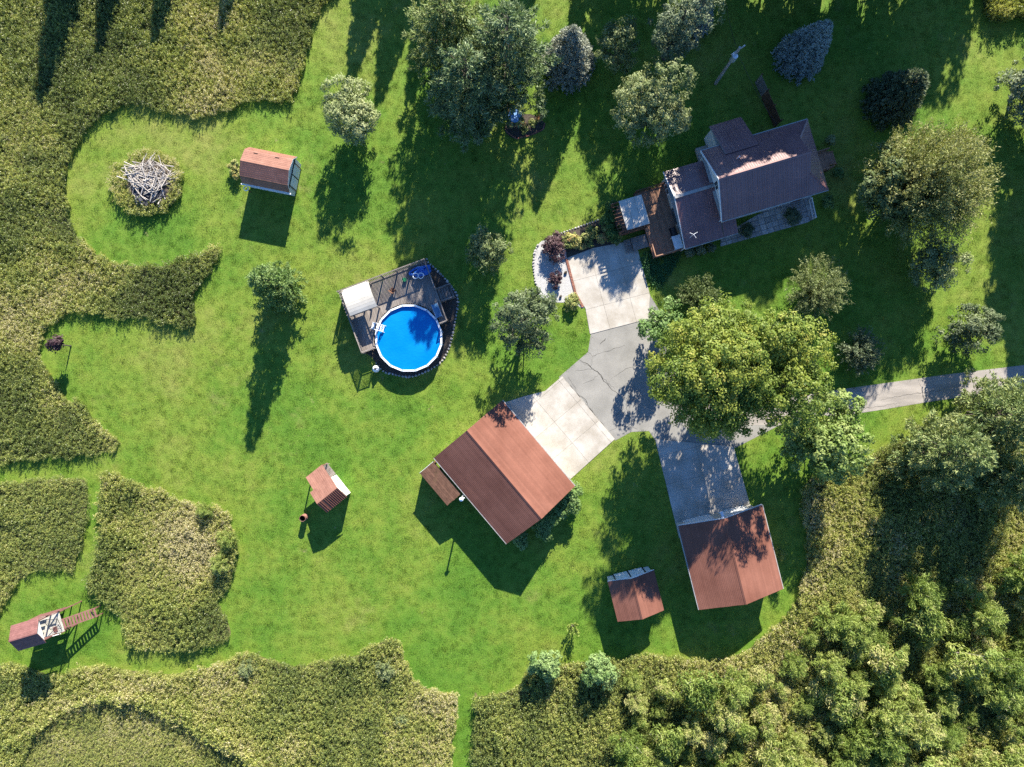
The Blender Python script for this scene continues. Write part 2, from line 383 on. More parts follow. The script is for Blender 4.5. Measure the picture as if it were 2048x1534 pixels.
MEADOW = {
 'upper': [(-60, -60), (640, -60), (634, 40), (617, 110), (602, 168), (586, 204), (552, 208), (505, 206), (460, 220), (408, 241), (368, 237), (310, 222), (270, 215),
           (235, 222), (195, 245), (165, 280), (148, 315), (140, 360), (140, 410), (150, 450), (175, 485), (210, 510), (250, 522), (310, 525), (350, 520), (390, 505),
           (430, 488), (448, 490), (441, 515), (415, 560), (399, 585), (392, 605), (394, 648), (370, 657), (330, 650), (290, 641), (240, 640), (190, 633), (150, 630),
           (115, 645), (95, 665), (85, 700), (92, 722), (112, 752), (135, 792), (160, 800), (200, 840), (240, 875), (243, 895), (200, 912), (100, 920), (20, 930), (-45, 934), (-60, 928), (-62, 900)],
 'strip': [(-62, 985), (-58, 968), (-40, 966), (60, 956), (100, 950), (160, 950), (180, 965), (182, 1020), (170, 1080), (160, 1125), (150, 1148), (120, 1142), (75, 1145), (35, 1175), (10, 1215), (-10, 1250), (-60, 1262)],
 'island': [(205, 950), (240, 945), (290, 965), (350, 990), (400, 1005), (440, 1010), (465, 1035), (478, 1080), (475, 1140), (455, 1190), (440, 1200), (465, 1245), (468, 1275), (440, 1290),
            (380, 1300), (320, 1305), (270, 1290), (250, 1260), (245, 1235), (215, 1205), (185, 1180), (175, 1155), (195, 1120), (200, 1050)],
 'lower': [(-62, 1345), (-58, 1330), (-30, 1326), (40, 1322), (110, 1345), (150, 1330), (200, 1325), (260, 1332), (320, 1340), (380, 1335), (440, 1320), (500, 1300), (560, 1318), (600, 1325), (650, 1315), (720, 1300),
           (770, 1272), (800, 1280), (815, 1320), (830, 1350), (860, 1370), (905, 1380), (914, 1386), (914, 1440), (908, 1500), (903, 1570), (902, 1598), (895, 1602), (-50, 1602), (-60, 1595)],
 'right': [(948, 1388), (1010, 1376), (1040, 1360), (1060, 1325), (1140, 1318), (1230, 1312), (1300, 1302), (1400, 1312), (1470, 1302), (1530, 1264), (1572, 1220), (1600, 1160), (1606, 1080), (1596, 1000), (1612, 955),
           (1680, 930), (1760, 892), (1830, 865), (1900, 850), (1990, 815), (2120, 800), (2125, 1595), (2115, 1600), (945, 1602), (938, 1598), (938, 1560), (943, 1480), (947, 1420), (948, 1395)],
 'corner': [(1965, -60), (1958, 0), (1968, 35), (2000, 50), (2040, 42), (2110, 30), (2110, -60)],
}
MSM = {k: smooth_poly(g2(v), 4) for k, v in MEADOW.items()}
LOWARC = smooth_poly(g2([(60, 1610), (62, 1500), (95, 1450), (150, 1410), (210, 1394), (270, 1400), (330, 1424), (420, 1470), (520, 1530), (600, 1610)]), 4)
def inset_poly(poly, d):
    n = len(poly); a = sum(poly[i][0] * poly[(i + 1) % n][1] - poly[(i + 1) % n][0] * poly[i][1] for i in range(n)); sg = 1 if a > 0 else -1; out = []
    for i in range(n):
        t = Vector(poly[(i + 1) % n]) - Vector(poly[i - 1])
        if t.length < 1e-6: out.append(poly[i]); continue
        t.normalize(); out.append((poly[i][0] - sg * t.y * d, poly[i][1] + sg * t.x * d))
    return out
for k, poly in MSM.items():
    sheet('meadow_ground', inset_poly(poly, .42), 0.004, M['thatch'])

ASPHALT = g2([(1118, 754), (1176, 704), (1182, 666), (1295, 636), (1300, 590), (1330, 640), (1350, 740), (1420, 800), (1520, 812), (1640, 826), (1640, 840), (1560, 850), (1470, 896), (1310, 880), (1298, 862), (1262, 864), (1231, 881), (1180, 826)])
ROAD = g2([(1330, 800), (1480, 806), (1560, 800), (1610, 790), (1700, 776), (1800, 762), (1900, 748), (2000, 736), (2130, 720), (2130, 768), (2010, 781), (1950, 790), (1850, 805), (1760, 820), (1700, 829), (1640, 832), (1560, 850), (1430, 850)])
PAD_N = g2([(1134, 516), (1187, 496), (1270, 480), (1300, 590), (1296, 638), (1180, 668), (1171, 617), (1152, 586)])
PAD_W = g2([(1006, 806), (1050, 792), (1090, 782), (1124, 752.5), (1229.5, 878), (1141, 958), (1100, 920)])
PAD_S = g2([(1310, 878), (1467, 893), (1500, 1010), (1512, 1040), (1358, 1076)])
GRAVEL = smooth_poly(g2([(1072, 497), (1090, 480), (1128, 496), (1134, 518), (1152, 586), (1168, 616), (1140, 606), (1105, 604), (1084, 594), (1070, 560), (1067, 525)]), 4)
POOLBED = smooth_poly(g2([(842, 522), (858, 527), (880, 547), (905, 576), (916, 600), (910, 643), (900, 690), (884, 722), (855, 742), (819, 754), (785, 748), (766, 742), (745, 716), (728, 690), (760, 600)]), 4)
BEDN = g2([(1100, 474), (1197, 440), (1236, 452), (1240, 484), (1134, 516), (1120, 505)])
COVER = smooth_poly(g2([(1280, 510), (1330, 500), (1364, 506), (1345, 540), (1322, 574), (1300, 562)]), 3)
PATIO = g2([(1441, 474), (1441, 493), (1612, 446), (1634, 435), (1622, 392), (1560, 402)])
asph = sheet('asphalt_driveway', ASPHALT, 0.008, M['asphalt'])
road = sheet('gravel_lane', ROAD, 0.012, M['road'])
sheet('flower_bed_soil', BEDN, 0.008, M['mulch'])
grv = sheet('gravel_bed', GRAVEL, 0.012, M['gravel'])
sheet('mulch_bed', POOLBED, 0.008, M['mulch'])
for nm, poly, ang, cw, ch, ox, oy in (('concrete_driveway', PAD_N, R(15), 2.72, 3.1, 0.35, 0.6), ('concrete_driveway', PAD_W, R(40.2), 3.0, 2.75, 0.2, 0.1), ('concrete_driveway', PAD_S, R(14), 3.95, 2.95, 0.1, 0.3)):
    base = sheet(nm, poly, 0.014, M['joint'])
    for c in grid_cells(poly, ang, cw, ch, 0.009, ox, oy):
        MB().prism(c, 0.016, 0.045 + random.uniform(-0.004, 0.004)).build('slab', M['concrete'], base)
pt = sheet('stone_patio', PATIO, 0.012, M['joint'])
for c in grid_cells(PATIO, R(16.6), 0.62, 0.55, 0.02):
    MB().prism(c, 0.014, 0.05 + random.uniform(-0.012, 0.012)).build('paver', M['stone'], pt)

# cracks in the old asphalt
def crack(pts, w, z, parent):
    rr = random.Random(sum(int(p[0]) for p in pts)); P = []
    for a, b in zip(pts[:-1], pts[1:]):
        n = max(2, int(math.hypot(b[0] - a[0], b[1] - a[1]) / 5))
        for k in range(n):
            t = k / n; P.append((a[0] + (b[0] - a[0]) * t + rr.uniform(-1.6, 1.6), a[1] + (b[1] - a[1]) * t + rr.uniform(-1.6, 1.6)))
    P.append(pts[-1]); P = [Vector((*q, z)) for q in g2(P)]
    mb = MB(); n = len(P)
    for i, q in enumerate(P):
        d = (P[min(i + 1, n - 1)] - P[max(i - 1, 0)]); d.normalize(); s = Vector((-d.y, d.x, 0)) * w * .62 * (0.35 + 0.65 * math.sin(math.pi * (i + 0.6) / (n + 0.6))) * rr.uniform(0.5, 1.2)
        mb.v += [tuple(q + s), tuple(q - s)]
    mb.f = [(2 * i, 2 * i + 1, 2 * i + 3, 2 * i + 2) for i in range(n - 1)]
    mb.build('crack', M['crack'], parent)
for pts, w in (([(1128, 757), (1150, 785), (1180, 818), (1205, 850), (1222, 872)], 0.07), ([(1150, 715), (1175, 728), (1198, 748), (1215, 770), (1240, 792)], 0.06), ([(1160, 722), (1190, 740), (1230, 778)], 0.03),
               ([(1165, 698), (1185, 712), (1222, 700), (1250, 690)], 0.03), ([(1160, 790), (1172, 800), (1180, 818), (1182, 826)], 0.04), ([(1225, 840), (1240, 822), (1256, 832), (1262, 845), (1300, 832)], 0.035),
               ([(1198, 748), (1183, 762), (1165, 768)], 0.025), ([(1222, 758), (1250, 738), (1290, 730)], 0.025), ([(1215, 865), (1240, 850), (1275, 858)], 0.03), ([(1200, 690), (1212, 676)], 0.045), ([(1256, 832), (1252, 800), (1270, 770)], 0.02),
               ([(1135, 752), (1148, 770), (1158, 792), (1175, 806)], 0.03), ([(1240, 792), (1262, 800), (1290, 790), (1310, 795)], 0.022), ([(1185, 712), (1182, 738), (1150, 742)], 0.02)):
    crack(pts, w, 0.0105, asph)
for pts, w in (([(1690, 779), (1695, 800), (1703, 828)], 0.07), ([(1630, 795), (1690, 783)], 0.05), ([(1640, 822), (1720, 818), (1800, 806)], 0.03), ([(1760, 800), (1830, 786), (1900, 780)], 0.03), ([(1840, 765), (1848, 800)], 0.035), ([(1700, 800), (1760, 790)], 0.025)):
    crack(pts, w, 0.0145, road)

# ------------------------------------------------------------------ vegetation generators
def np_mesh(name, V, F, tint, mat):
    """quads from numpy arrays with a per-face tint attribute"""
    me = bpy.data.meshes.new(name); nf = len(F)
    me.vertices.add(len(V)); me.vertices.foreach_set('co', np.asarray(V, np.float32).ravel())
    me.loops.add(nf * 4); me.loops.foreach_set('vertex_index', np.asarray(F, np.int32).ravel())
    me.polygons.add(nf); me.polygons.foreach_set('loop_start', np.arange(0, nf * 4, 4, dtype=np.int32))
    me.update(calc_edges=True)
    a = me.attributes.new('tint', 'FLOAT', 'FACE'); a.data.foreach_set('value', np.clip(tint, 0, 1).astype(np.float32))
    me.materials.append(mat); me.validate()
    return me

def nrm(a): return a / (np.linalg.norm(a, axis=1, keepdims=True) + 1e-9)

def leaf_quads(C, D, N, ln, wd):
    """diamond leaves: centre C, long axis D, face normal about N"""
    D = nrm(D); B = nrm(np.cross(N, D)); ln = np.broadcast_to(ln, (len(C),))[:, None]; wd = np.broadcast_to(wd, (len(C),))[:, None]
    bend = nrm(np.cross(D, B)) * ln * 0.18
    V = np.stack([C - D * ln, C + B * wd + bend, C + D * ln, C - B * wd + bend], 1).reshape(-1, 3)
    F = np.arange(len(V)).reshape(-1, 4)
    return V, F

def rdir(g, n): return nrm(g.normal(size=(n, 3)))

def deciduous(seed, rx, ry, h, cb, mat, lobes=9, lobe_r=0.42, clumps=240, per=55, leaf=0.13, tuft=0.45, wide=0.6, droop=0.0, tvar=0.2, tmid=0.5, top=0.0, fill=0.22):
    g = np.random.default_rng(seed)
    rz = (h - cb) / 2; cz = cb + rz
    d = rdir(g, lobes); d[:, 2] = g.random(lobes) * 1.25 - 0.55
    rad = g.random(lobes) ** 0.45 * 0.70
    rad[:max(2, lobes // 5)] *= 0.3
    ang = np.arange(lobes) * 2.399 + g.random(lobes) * 0.5
    lc = np.stack([np.cos(ang) * rad * rx, np.sin(ang) * rad * ry, cz + (d[:, 2] - 0.55 * rad ** 2 + top) * rz * 0.75], 1)
    lr = lobe_r * (0.75 + 0.5 * g.random(lobes))
    li = g.integers(0, lobes, clumps); u = rdir(g, clumps); u[:, 2] = np.where(u[:, 2] < -0.35, -u[:, 2], u[:, 2])
    cc = lc[li] + u * np.array([rx, ry, rz * 0.95]) * lr[li][:, None] * (0.72 + 0.33 * g.random(clumps))[:, None]
    if fill:       # inner and lower foliage
        nf_ = int(clumps * fill); q_ = rdir(g, nf_) * (g.random(nf_) ** (1 / 3))[:, None]; q_[:, 2] = q_[:, 2] * .75 - .2
        cc[:nf_] = q_ * np.array([rx * .82, ry * .82, rz]) + np.array([0, 0, cz])
    cc[:, 2] = np.maximum(cc[:, 2], cb * 0.6)
    ct = tmid + (g.random(lobes)[li] - 0.5) * tvar * 1.2 + (g.random(clumps) - 0.5) * tvar * 1.6
    cs = tuft * (0.65 + 0.7 * g.random(clumps))
    k = np.repeat(np.arange(clumps), per); n = len(k)
    q = rdir(g, n); q[:, 2] *= 0.75; off = q * (g.random(n) ** 0.4)[:, None]
    C = cc[k] + off * cs[k][:, None]
    N = nrm(off * 0.8 + u[k] * 0.35 + np.array([0, 0, 0.45]) + g.normal(size=(n, 3)) * 0.35)
    D = np.cross(N, rdir(g, n)) + np.array([0, 0, -droop])
    V, F = leaf_quads(C, D, N, leaf * (0.7 + 0.6 * g.random(n)), leaf * wide * (0.7 + 0.6 * g.random(n)))
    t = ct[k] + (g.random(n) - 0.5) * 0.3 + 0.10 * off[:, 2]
    crown = np_mesh('crown', V, F, t, mat)
    mb = MB(); tr = max(0.05, h * 0.022)
    mb.tube([(0, 0, -0.1), (0.03, 0.02, cb * 0.6), (0, 0, cb + rz * 0.3), (0.05, 0, cz + rz * 0.3)], [tr * 1.25, tr, tr * 0.75, tr * 0.3], 8)
    for i in range(lobes):
        e = Vector(lc[i]); s = Vector((0, 0, min(cb + 0.2 * rz * (i % 4), e.z - 0.1)))
        mb.tube([s, s.lerp(e, 0.5) + Vector((0, 0, -0.12 * rz)), e], [tr * 0.55, tr * 0.36, tr * 0.12], 5)
        for _ in range(3):
            f = e + Vector(rdir(g, 1)[0]) * lr[i] * min(rx, ry) * 0.8
            mb.tube([e.lerp(s, 0.25), f], [tr * 0.16, tr * 0.05], 4)
    return crown, mb

def conifer(seed, r, h, mat, whorls=20, per_whorl=7, tufts=9, needles=9, nl=0.22, nw=0.035, droop=0.15, power=1.0, z0=0.06, plume=0.16, tmid=0.5, ragged=0.25, flat=0.45, tipt=0.15):
    g = np.random.default_rng(seed); Cs = []; Ds = []; Ns = []; Ts = []
    mb = MB(); tr = max(0.06, h * 0.016)
    mb.tube([(0, 0, -0.1), (0, 0, h * 0.5), (0, 0, h * 0.97)], [tr, tr * 0.6, tr * 0.1], 7)
    for w in range(whorls):
        f = (w + 0.5) / whorls; z = h * (z0 + (0.97 - z0) * f)
        L = r * max(0.05, (1 - f ** 1.15) ** power) + 0.12
        a0 = g.random() * 6.28
        nb = max(4, int(per_whorl * (0.55 + 0.6 * (1 - f))))
        for b in range(nb):
            a = a0 + b * 6.283 / nb + g.normal() * 0.14; l = L * (1 - ragged * g.random()); bt = g.normal() * 0.12
            dirv = np.array([math.cos(a), math.sin(a), 0.0]); side = np.array([-dirv[1], dirv[0], 0])
            zz = z + g.normal() * h * 0.008
            nt_ = max(3, int(tufts * l / r + 2))
            s = (np.arange(nt_) + g.random(nt_)) / nt_; s = 0.22 + 0.78 * s
            lat = (g.random(nt_) - 0.5) * 2 * flat * l * (1.02 - s) * 1.1
            P = dirv * (s * l)[:, None] + side * lat[:, None]
            P[:, 2] = zz - droop * l * s ** 1.6 + 0.05 * g.normal(size=nt_)
            k = np.repeat(np.arange(nt_), needles); n = len(k)
            D = dirv * 0.7 + side * np.sign(lat[k])[:, None] * 0.4 + np.array([0, 0, 0.35]) + rdir(g, n) * 0.85
            C = P[k] + nrm(D) * nl * 0.8 + rdir(g, n) * plume * g.random(n)[:, None]
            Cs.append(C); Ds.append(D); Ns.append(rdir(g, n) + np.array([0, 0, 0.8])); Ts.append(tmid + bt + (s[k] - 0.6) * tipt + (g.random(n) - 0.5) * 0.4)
            if l > 0.5: mb.tube([(0, 0, zz), tuple(dirv * l * 0.9 + np.array([0, 0, zz - droop * l * 0.85]))], [tr * 0.22 * (1 - f * 0.6), tr * 0.05], 3, False)
    C = np.concatenate(Cs); n = len(C)
    V, F = leaf_quads(C, np.concatenate(Ds), np.concatenate(Ns), nl * (0.7 + 0.6 * g.random(n)), nw * (0.8 + 0.5 * g.random(n)))
    return np_mesh('crown', V, F, np.concatenate(Ts), mat), mb

def feathery(seed, r, h, mat, stems=130, per=34, leaf=0.12, wide=0.24, lean=0.75, bushy=0.2, tmid=0.5, cb=0.15, tvar=0.25, bare=0):
    """multi-stemmed shrub of arching twigs set with narrow leaves"""
    g = np.random.default_rng(seed); mb = MB()
    a = g.random(stems) * 6.283; q = np.sqrt(g.random(stems)); hh = h * (1.02 - 0.5 * q ** 2) * (0.75 + 0.35 * g.random(stems)); rr = r * q * (0.85 + 0.25 * g.random(stems))
    tip = np.stack([np.cos(a) * rr, np.sin(a) * rr, hh], 1); base = np.stack([np.cos(a) * rr * 0.12, np.sin(a) * rr * 0.12, np.full(stems, h * 0.05)], 1)
    midp = base * 0.5 + tip * 0.5; midp[:, 2] += 0.14 * h * lean; midp[:, :2] *= 0.86
    k = np.repeat(np.arange(stems), per); n = len(k)
    s = cb + (1 - cb) * g.random(n) ** 0.6
    P = base[k] * ((1 - s) ** 2)[:, None] + midp[k] * (2 * s * (1 - s))[:, None] + tip[k] * (s ** 2)[:, None]
    T = (midp[k] - base[k]) * (1 - s)[:, None] + (tip[k] - midp[k]) * s[:, None]
    D = nrm(T) * 0.75 + rdir(g, n) * 0.8
    C = P + rdir(g, n) * (bushy * (0.3 + 0.7 * g.random(n)))[:, None]
    N = rdir(g, n) + np.array([0, 0, 0.9])
    V, F = leaf_quads(C, D, N, leaf * (0.7 + 0.6 * g.random(n)), leaf * wide * (0.8 + 0.4 * g.random(n)))
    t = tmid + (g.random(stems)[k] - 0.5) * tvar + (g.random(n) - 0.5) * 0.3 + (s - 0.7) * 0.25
    for i in range(0, stems, 3):
        b0, m0, t0 = base[i], midp[i], tip[i]
        mb.tube([tuple(b0 * np.array([1, 1, 0]) - np.array([0, 0, .05])), tuple(b0 * .25 + m0 * .5 + t0 * .25), tuple(t0 * 0.92 + m0 * 0.08)], [0.03 + h * 0.004, 0.018, 0.006], 4, False)
    for i in range(bare):
        e = tip[g.integers(0, stems)] * np.array([1.05, 1.05, 1.1]); mb.tube([(0, 0, 0.2), tuple(e * 0.55 + np.array([0, 0, 0.2])), tuple(e)], [0.04, 0.025, 0.012], 4, False)
    return np_mesh('crown', V, F, t, mat), mb

def plant(name, label, cat, pos, crown, trunkmb, group=None, rz=0.0, scale=1.0, bark='bark', trunk_mesh=None, stem='trunk'):
    o = empty(name, pos, rz, label, cat, group); o.scale = (scale,) * 3 if not hasattr(scale, '__len__') else scale
    link('crown', crown, o)
    link(stem, trunk_mesh if trunk_mesh else trunkmb.mesh(stem, M[bark]), o)
    return o
# ------------------------------------------------------------------ buildings
_panel = {}
def roof_face(parent, mat, P, U, Sv, width, length, pw=0.9, rib=0.3, ribh=0.028, ribw=0.05, d0=None, d1=None, name='roof_panel'):
    """ribbed metal sheets side by side: P eave start, U along the eave, Sv up the slope (local to parent)"""
    U = Vector(U).normalized(); Sv = Vector(Sv).normalized(); N = U.cross(Sv).normalized()
    if N.z < 0: N = -N
    n = max(1, round(width / pw)); w = width / n
    for i in range(n):
        lo, hi = i * w + 0.004, (i + 1) * w - 0.004
        us = [(lo, 0.0)]; k = math.ceil((lo + 0.02) / rib) * rib
        while k < hi - ribw:
            us += [(k, 0.0), (k + ribw * .3, ribh), (k + ribw * .7, ribh), (k + ribw, 0.0)]; k += rib
        us.append((hi, 0.0))
        def a(u): return d0(u) if d0 else 0.0
        def e(u): return d1(u) if d1 else length
        vs = []; fs = []
        for u, hgt in us:
            vs.append(Vector(P) + U * u + Sv * a(u) + N * hgt); vs.append(Vector(P) + U * u + Sv * max(a(u) + 0.01, e(u)) + N * hgt)
        for j in range(len(us) - 1): fs.append((2 * j, 2 * j + 2, 2 * j + 3, 2 * j + 1))
        # thin drip edge so that the sheet has thickness
        b = len(vs); vs += [v - N * 0.02 for v in vs[:]]
        fs += [(2 * j + b, 2 * j + b + 2, 2 * j + 2, 2 * j) for j in range(len(us) - 1)]
        mb = MB(); mb.v = [tuple(v) for v in vs]; mb.f = fs
        mb.build(name, mat, parent)

def wall_box(parent, x0, x1, y0, y1, z, mat, name='wall', z0=0.0):
    return MB().box(((x0 + x1) / 2, (y0 + y1) / 2, (z + z0) / 2), (x1 - x0, y1 - y0, z - z0)).build(name, mat, parent)

def gable_wall(parent, x, y0, y1, ze, zr, yr, mat, t=0.12):
    MB().add([(x - t, y0, ze), (x - t, y1, ze), (x - t, yr, zr), (x, y0, ze), (x, y1, ze), (x, yr, zr)], [(0, 2, 1), (3, 4, 5), (0, 1, 4, 3), (1, 2, 5, 4), (2, 0, 3, 5)]).build('gable', mat, parent)

def siding(parent, x0, x1, y, z0, z1, n, mat, ny, name='siding_board', step=0.25):
    """horizontal lap boards on a wall running along local x"""
    z = z0 + step / 2
    while z < z1 - 0.05:
        piece(name, mat, parent, ((x0 + x1) / 2, y + ny * 0.012, z), (x1 - x0, 0.03, step - 0.02), (ny * -0.05, 0, 0)); z += step

def window(parent, c, w, h, normal, z):
    """framed window on a wall; normal = local (nx, ny)"""
    nx, ny = normal; along = (abs(ny), abs(nx))
    sz = lambda ww, tt, hh: (ww * along[0] + tt * abs(nx), ww * along[1] + tt * abs(ny), hh)
    f = MB().box((c[0] + nx * .03, c[1] + ny * .03, z), sz(w, .08, h)).build('window', M['trim'], parent)
    for s in (-1, 1):
        p_ = (c[0] + nx * .07 + along[0] * s * w * .225, c[1] + ny * .07 + along[1] * s * w * .225, z)
        MB().box(p_, sz(w * .40, .02, h * .84)).build('pane', M['glass'], f)

def door(parent, c, w, h, normal, mat, panels=0, name='door'):
    nx, ny = normal; along = (abs(ny), abs(nx))
    sz = lambda ww, tt, hh: (ww * along[0] + tt * abs(nx), ww * along[1] + tt * abs(ny), hh)
    f = MB().box((c[0] + nx * .02, c[1] + ny * .02, h / 2 + 0.06), sz(w, .06, h)).build(name, mat, parent)
    for k in range(panels):
        MB().box((c[0] + nx * .055, c[1] + ny * .055, 0.06 + h * (k + .5) / panels), sz(w * .96, .03, h / panels * .88)).build('door_panel', mat, f)
    if not panels:
        MB().box((c[0] + nx * .08 + along[0] * w * .36, c[1] + ny * .08 + along[1] * w * .36, 1.05), (.06, .06, .06)).build('handle', M['steel'], f)
    return f

def gable_building(name, label, cat, pos, rz, Lx, Wy, ze, zr, roofm, wallm, over=0.35, pw=0.9, rib=0.22, group=None):
    """ridge along local x, origin at the centre of the plan"""
    o = empty(name, pos, rz, label, cat, group)
    hx, hy = Lx / 2, Wy / 2
    wx, wy = hx - over, hy - over
    wall_box(o, -wx, wx, -wy, wy, ze - 0.12, wallm)
    sl = (zr - ze) / hy
    for s in (-1, 1):
        x = s * wx
        MB().add([(x, -wy, ze - .12), (x, wy, ze - .12), (x, 0, zr - 0.14), (x - s * .12, -wy, ze - .12), (x - s * .12, wy, ze - .12), (x - s * .12, 0, zr - .14)],
                 [(0, 1, 2), (3, 5, 4), (0, 2, 5, 3), (1, 4, 5, 2)]).build('gable', wallm, o)
    roof = MB()
    for s in (-1, 1):
        roof.add([(-hx, s * hy, ze - .03), (hx, s * hy, ze - .03), (hx, 0, zr - .03), (-hx, 0, zr - .03), (-hx, s * hy, ze - .11), (hx, s * hy, ze - .11), (hx, 0, zr - .11), (-hx, 0, zr - .11)],
                 [(0, 1, 2, 3), (4, 7, 6, 5), (0, 4, 5, 1), (0, 3, 7, 4), (1, 5, 6, 2)])
    rf = roof.build('roof', M['gutter'], o)
    ln = math.hypot(hy, zr - ze)
    n = round(ln / .16); a_ = math.atan2(zr - ze, hy)
    for s in (-1, 1):      # lapped shingle courses, lower edges proud
        for k in range(n):
            t = (k + .5) / n
            piece('shingle_course', roofm, rf, (0, s * hy * (1 - t), ze + (zr - ze) * t + .006), (Lx + random.uniform(-.01, .02), ln / n * 1.12, .016), (-s * (a_ - .055), 0, 0))
    MB().add([(-hx, -.16, zr - .16 * sl + .035), (hx, -.16, zr - .16 * sl + .035), (hx, 0, zr + .05), (-hx, 0, zr + .05), (-hx, .16, zr - .16 * sl + .035), (hx, .16, zr - .16 * sl + .035)],
             [(0, 1, 2, 3), (3, 2, 5, 4)]).build('ridge_cap', roofm, rf)
    return o, rf

# --- main two-car garage by the west apron
gar, rf = gable_building('garage', 'large garage with rust brown ribbed roof and thin flue beside the pale concrete apron', 'garage',
                         (-0.72, -8.5, 0), R(-49.8), 10.8, 8.55, 2.8, 4.7, M['roof'], M['siding'])
for x in (-2.6, 2.4): door(gar, (x, 3.92), 3.0, 2.3, (0, 1), M['white'], 4, 'garage_door')
window(gar, (5.05, 1.0), 1.0, 0.9, (1, 0), 1.6); door(gar, (-2, -3.92), .95, 2.05, (0, -1), M['white'])
window(gar, (2.0, -3.92), 1.0, 0.9, (0, -1), 1.6)
for s in (-1, 1): MB().beam((-5.4, s * 4.33, 2.75), (5.4, s * 4.33, 2.75), .07, .09).build('gutter', M['gutter'], gar)
# lean-to wood store on its back
o = empty('wood_store', (-0.72, -8.5, 0), R(-49.8), 'narrow lean-to with plank roof behind the large rust-roofed garage', 'lean-to')
ca, sa = math.cos(R(-49.8)), math.sin(R(-49.8))
def to_local(org, rz, P):
    d = Vector(P) - Vector(org); c, s = math.cos(rz), math.sin(rz)
    return Vector((d.x * c + d.y * s, -d.x * s + d.y * c, d.z))
q = [to_local((-0.72, -8.5, 0), R(-49.8), G(*p)) for p in ((840, 945, 2.35), (870, 921.5, 2.6), (919.5, 990, 2.6), (893.5, 1011.7, 2.35))]
x0, x1 = (q[0].x + q[1].x) / 2, (q[2].x + q[3].x) / 2; ya, yb = (q[0].y + q[3].y) / 2, (q[1].y + q[2].y) / 2
nb = 9
for k in range(nb):
    y = ya + (yb - ya) * (k + .5) / nb; z = 2.38 + .22 * (k + .5) / nb
    piece('roof_plank', M['brown'], o, ((x0 + x1) / 2, y, z), (x1 - x0 + random.uniform(-.05, .05), (yb - ya) / nb - .012, .03), (math.atan2(.22, yb - ya), 0, 0))
for x in (x0 + .15, (x0 + x1) / 2, x1 - .15):
    for y in (ya + .12, yb - .1): piece('post', M['brown'], o, (x, y, 1.15), (.09, .09, 2.3))
    MB().beam((x, ya + .03, 2.31), (x, yb - .03, 2.52), .05, .07).build('rafter', M['brown'], o)
for k in range(8): piece('slat', M['brown'], o, ((x0 + x1) / 2, ya + .06, .2 + .28 * k), (x1 - x0 - .1, .025, .27))
for k in range(8): piece('slat', M['brown'], o, (x0 + .08, (ya + yb) / 2, .2 + .28 * k), (.025, yb - ya - .2, .27))
MB().beam((x0 - .02, ya, 2.36), (x0 - .02, yb, 2.58), .03, .1).build('fascia', M['trim'], o)
# stove flue
fb = G(929, 984, 0); o = empty('flue_pipe', fb, 0, 'tall thin metal flue pipe with pale cap rising behind the large garage', 'flue')
MB().tube([(0, 0, 0), (0, 0, 4.35)], .085, 10).build('pipe', M['steel'], o)
MB().tube([(0, 0, 4.42), (0, 0, 4.48), (0, 0, 4.6)], [.2, .2, .03], 12).build('cap', M['rim'], o)
MB().tube([(0, 0, 4.3), (.22, .1, 4.42), (.3, .14, 4.42)], .06, 6).build('elbow', M['rim'], o)
for z in (1.2, 2.6): MB().beam((0, 0, z), (.35, .3, z), .03, .03).build('bracket', M['steel'], o)

# --- garage at the end of the shaded concrete drive
gar2, rf2 = gable_building('garage', 'square garage with rust roof half shaded by the maple at the blue shaded drive', 'garage',
                           (21.0, -16.7, 0), R(14 - 90), 8.3, 8.3, 2.8, 4.35, M['roof'], M['siding'])
door(gar2, (-3.82, -1.8), 2.7, 2.2, (-1, 0), M['trim'], 4, 'garage_door'); door(gar2, (-3.82, 1.8), 2.7, 2.2, (-1, 0), M['trim'], 4, 'garage_door')
MB().beam((-4.18, -4.15, 2.62), (-4.18, 0, 4.2), .06, .2).build('barge_board', M['trim'], gar2); MB().beam((-4.18, 4.15, 2.62), (-4.18, 0, 4.2), .06, .2).build('barge_board', M['trim'], gar2)
MB().box((-4.45, -.1, 4.1), (.7, .25, .06), ry=-.2).build('light_bracket', M['steel'], gar2)
MB().beam((-4.15, 4.2, 2.74), (4.15, 4.2, 2.74), .07, .09).build('gutter', M['gutter'], gar2); MB().beam((-4.15, -4.2, 2.74), (4.15, -4.2, 2.74), .07, .09).build('gutter', M['gutter'], gar2)
window(gar2, (1.0, 3.82), 1.0, .9, (0, 1), 1.6); window(gar2, (1.0, -3.82), 1.0, .9, (0, -1), 1.6)

# --- small shed next to it
shed, rf3 = gable_building('garden_shed', 'small rust-roofed shed with white gable front between the two garages', 'shed',
                           (11.98, -20.55, 0), R(14 - 90), 4.0, 4.6, 2.3, 3.25, M['roof'], M['white'], 0.18)
for y in (-.75, .75): door(shed, (-1.83, y), 1.4, 1.95, (-1, 0), M['trim'], 3)
for y in (-1.5, -.02, 1.5): MB().box((-1.9, y, 1.1), (.08, .1, 2.1)).build('door_trim', M['dark'], shed)
for y in (-2.3, 2.3):
    MB().beam((-2.02, y, 2.18), (-2.02, 0, 3.14), .05, .14).build('barge_board', M['trim'], shed)

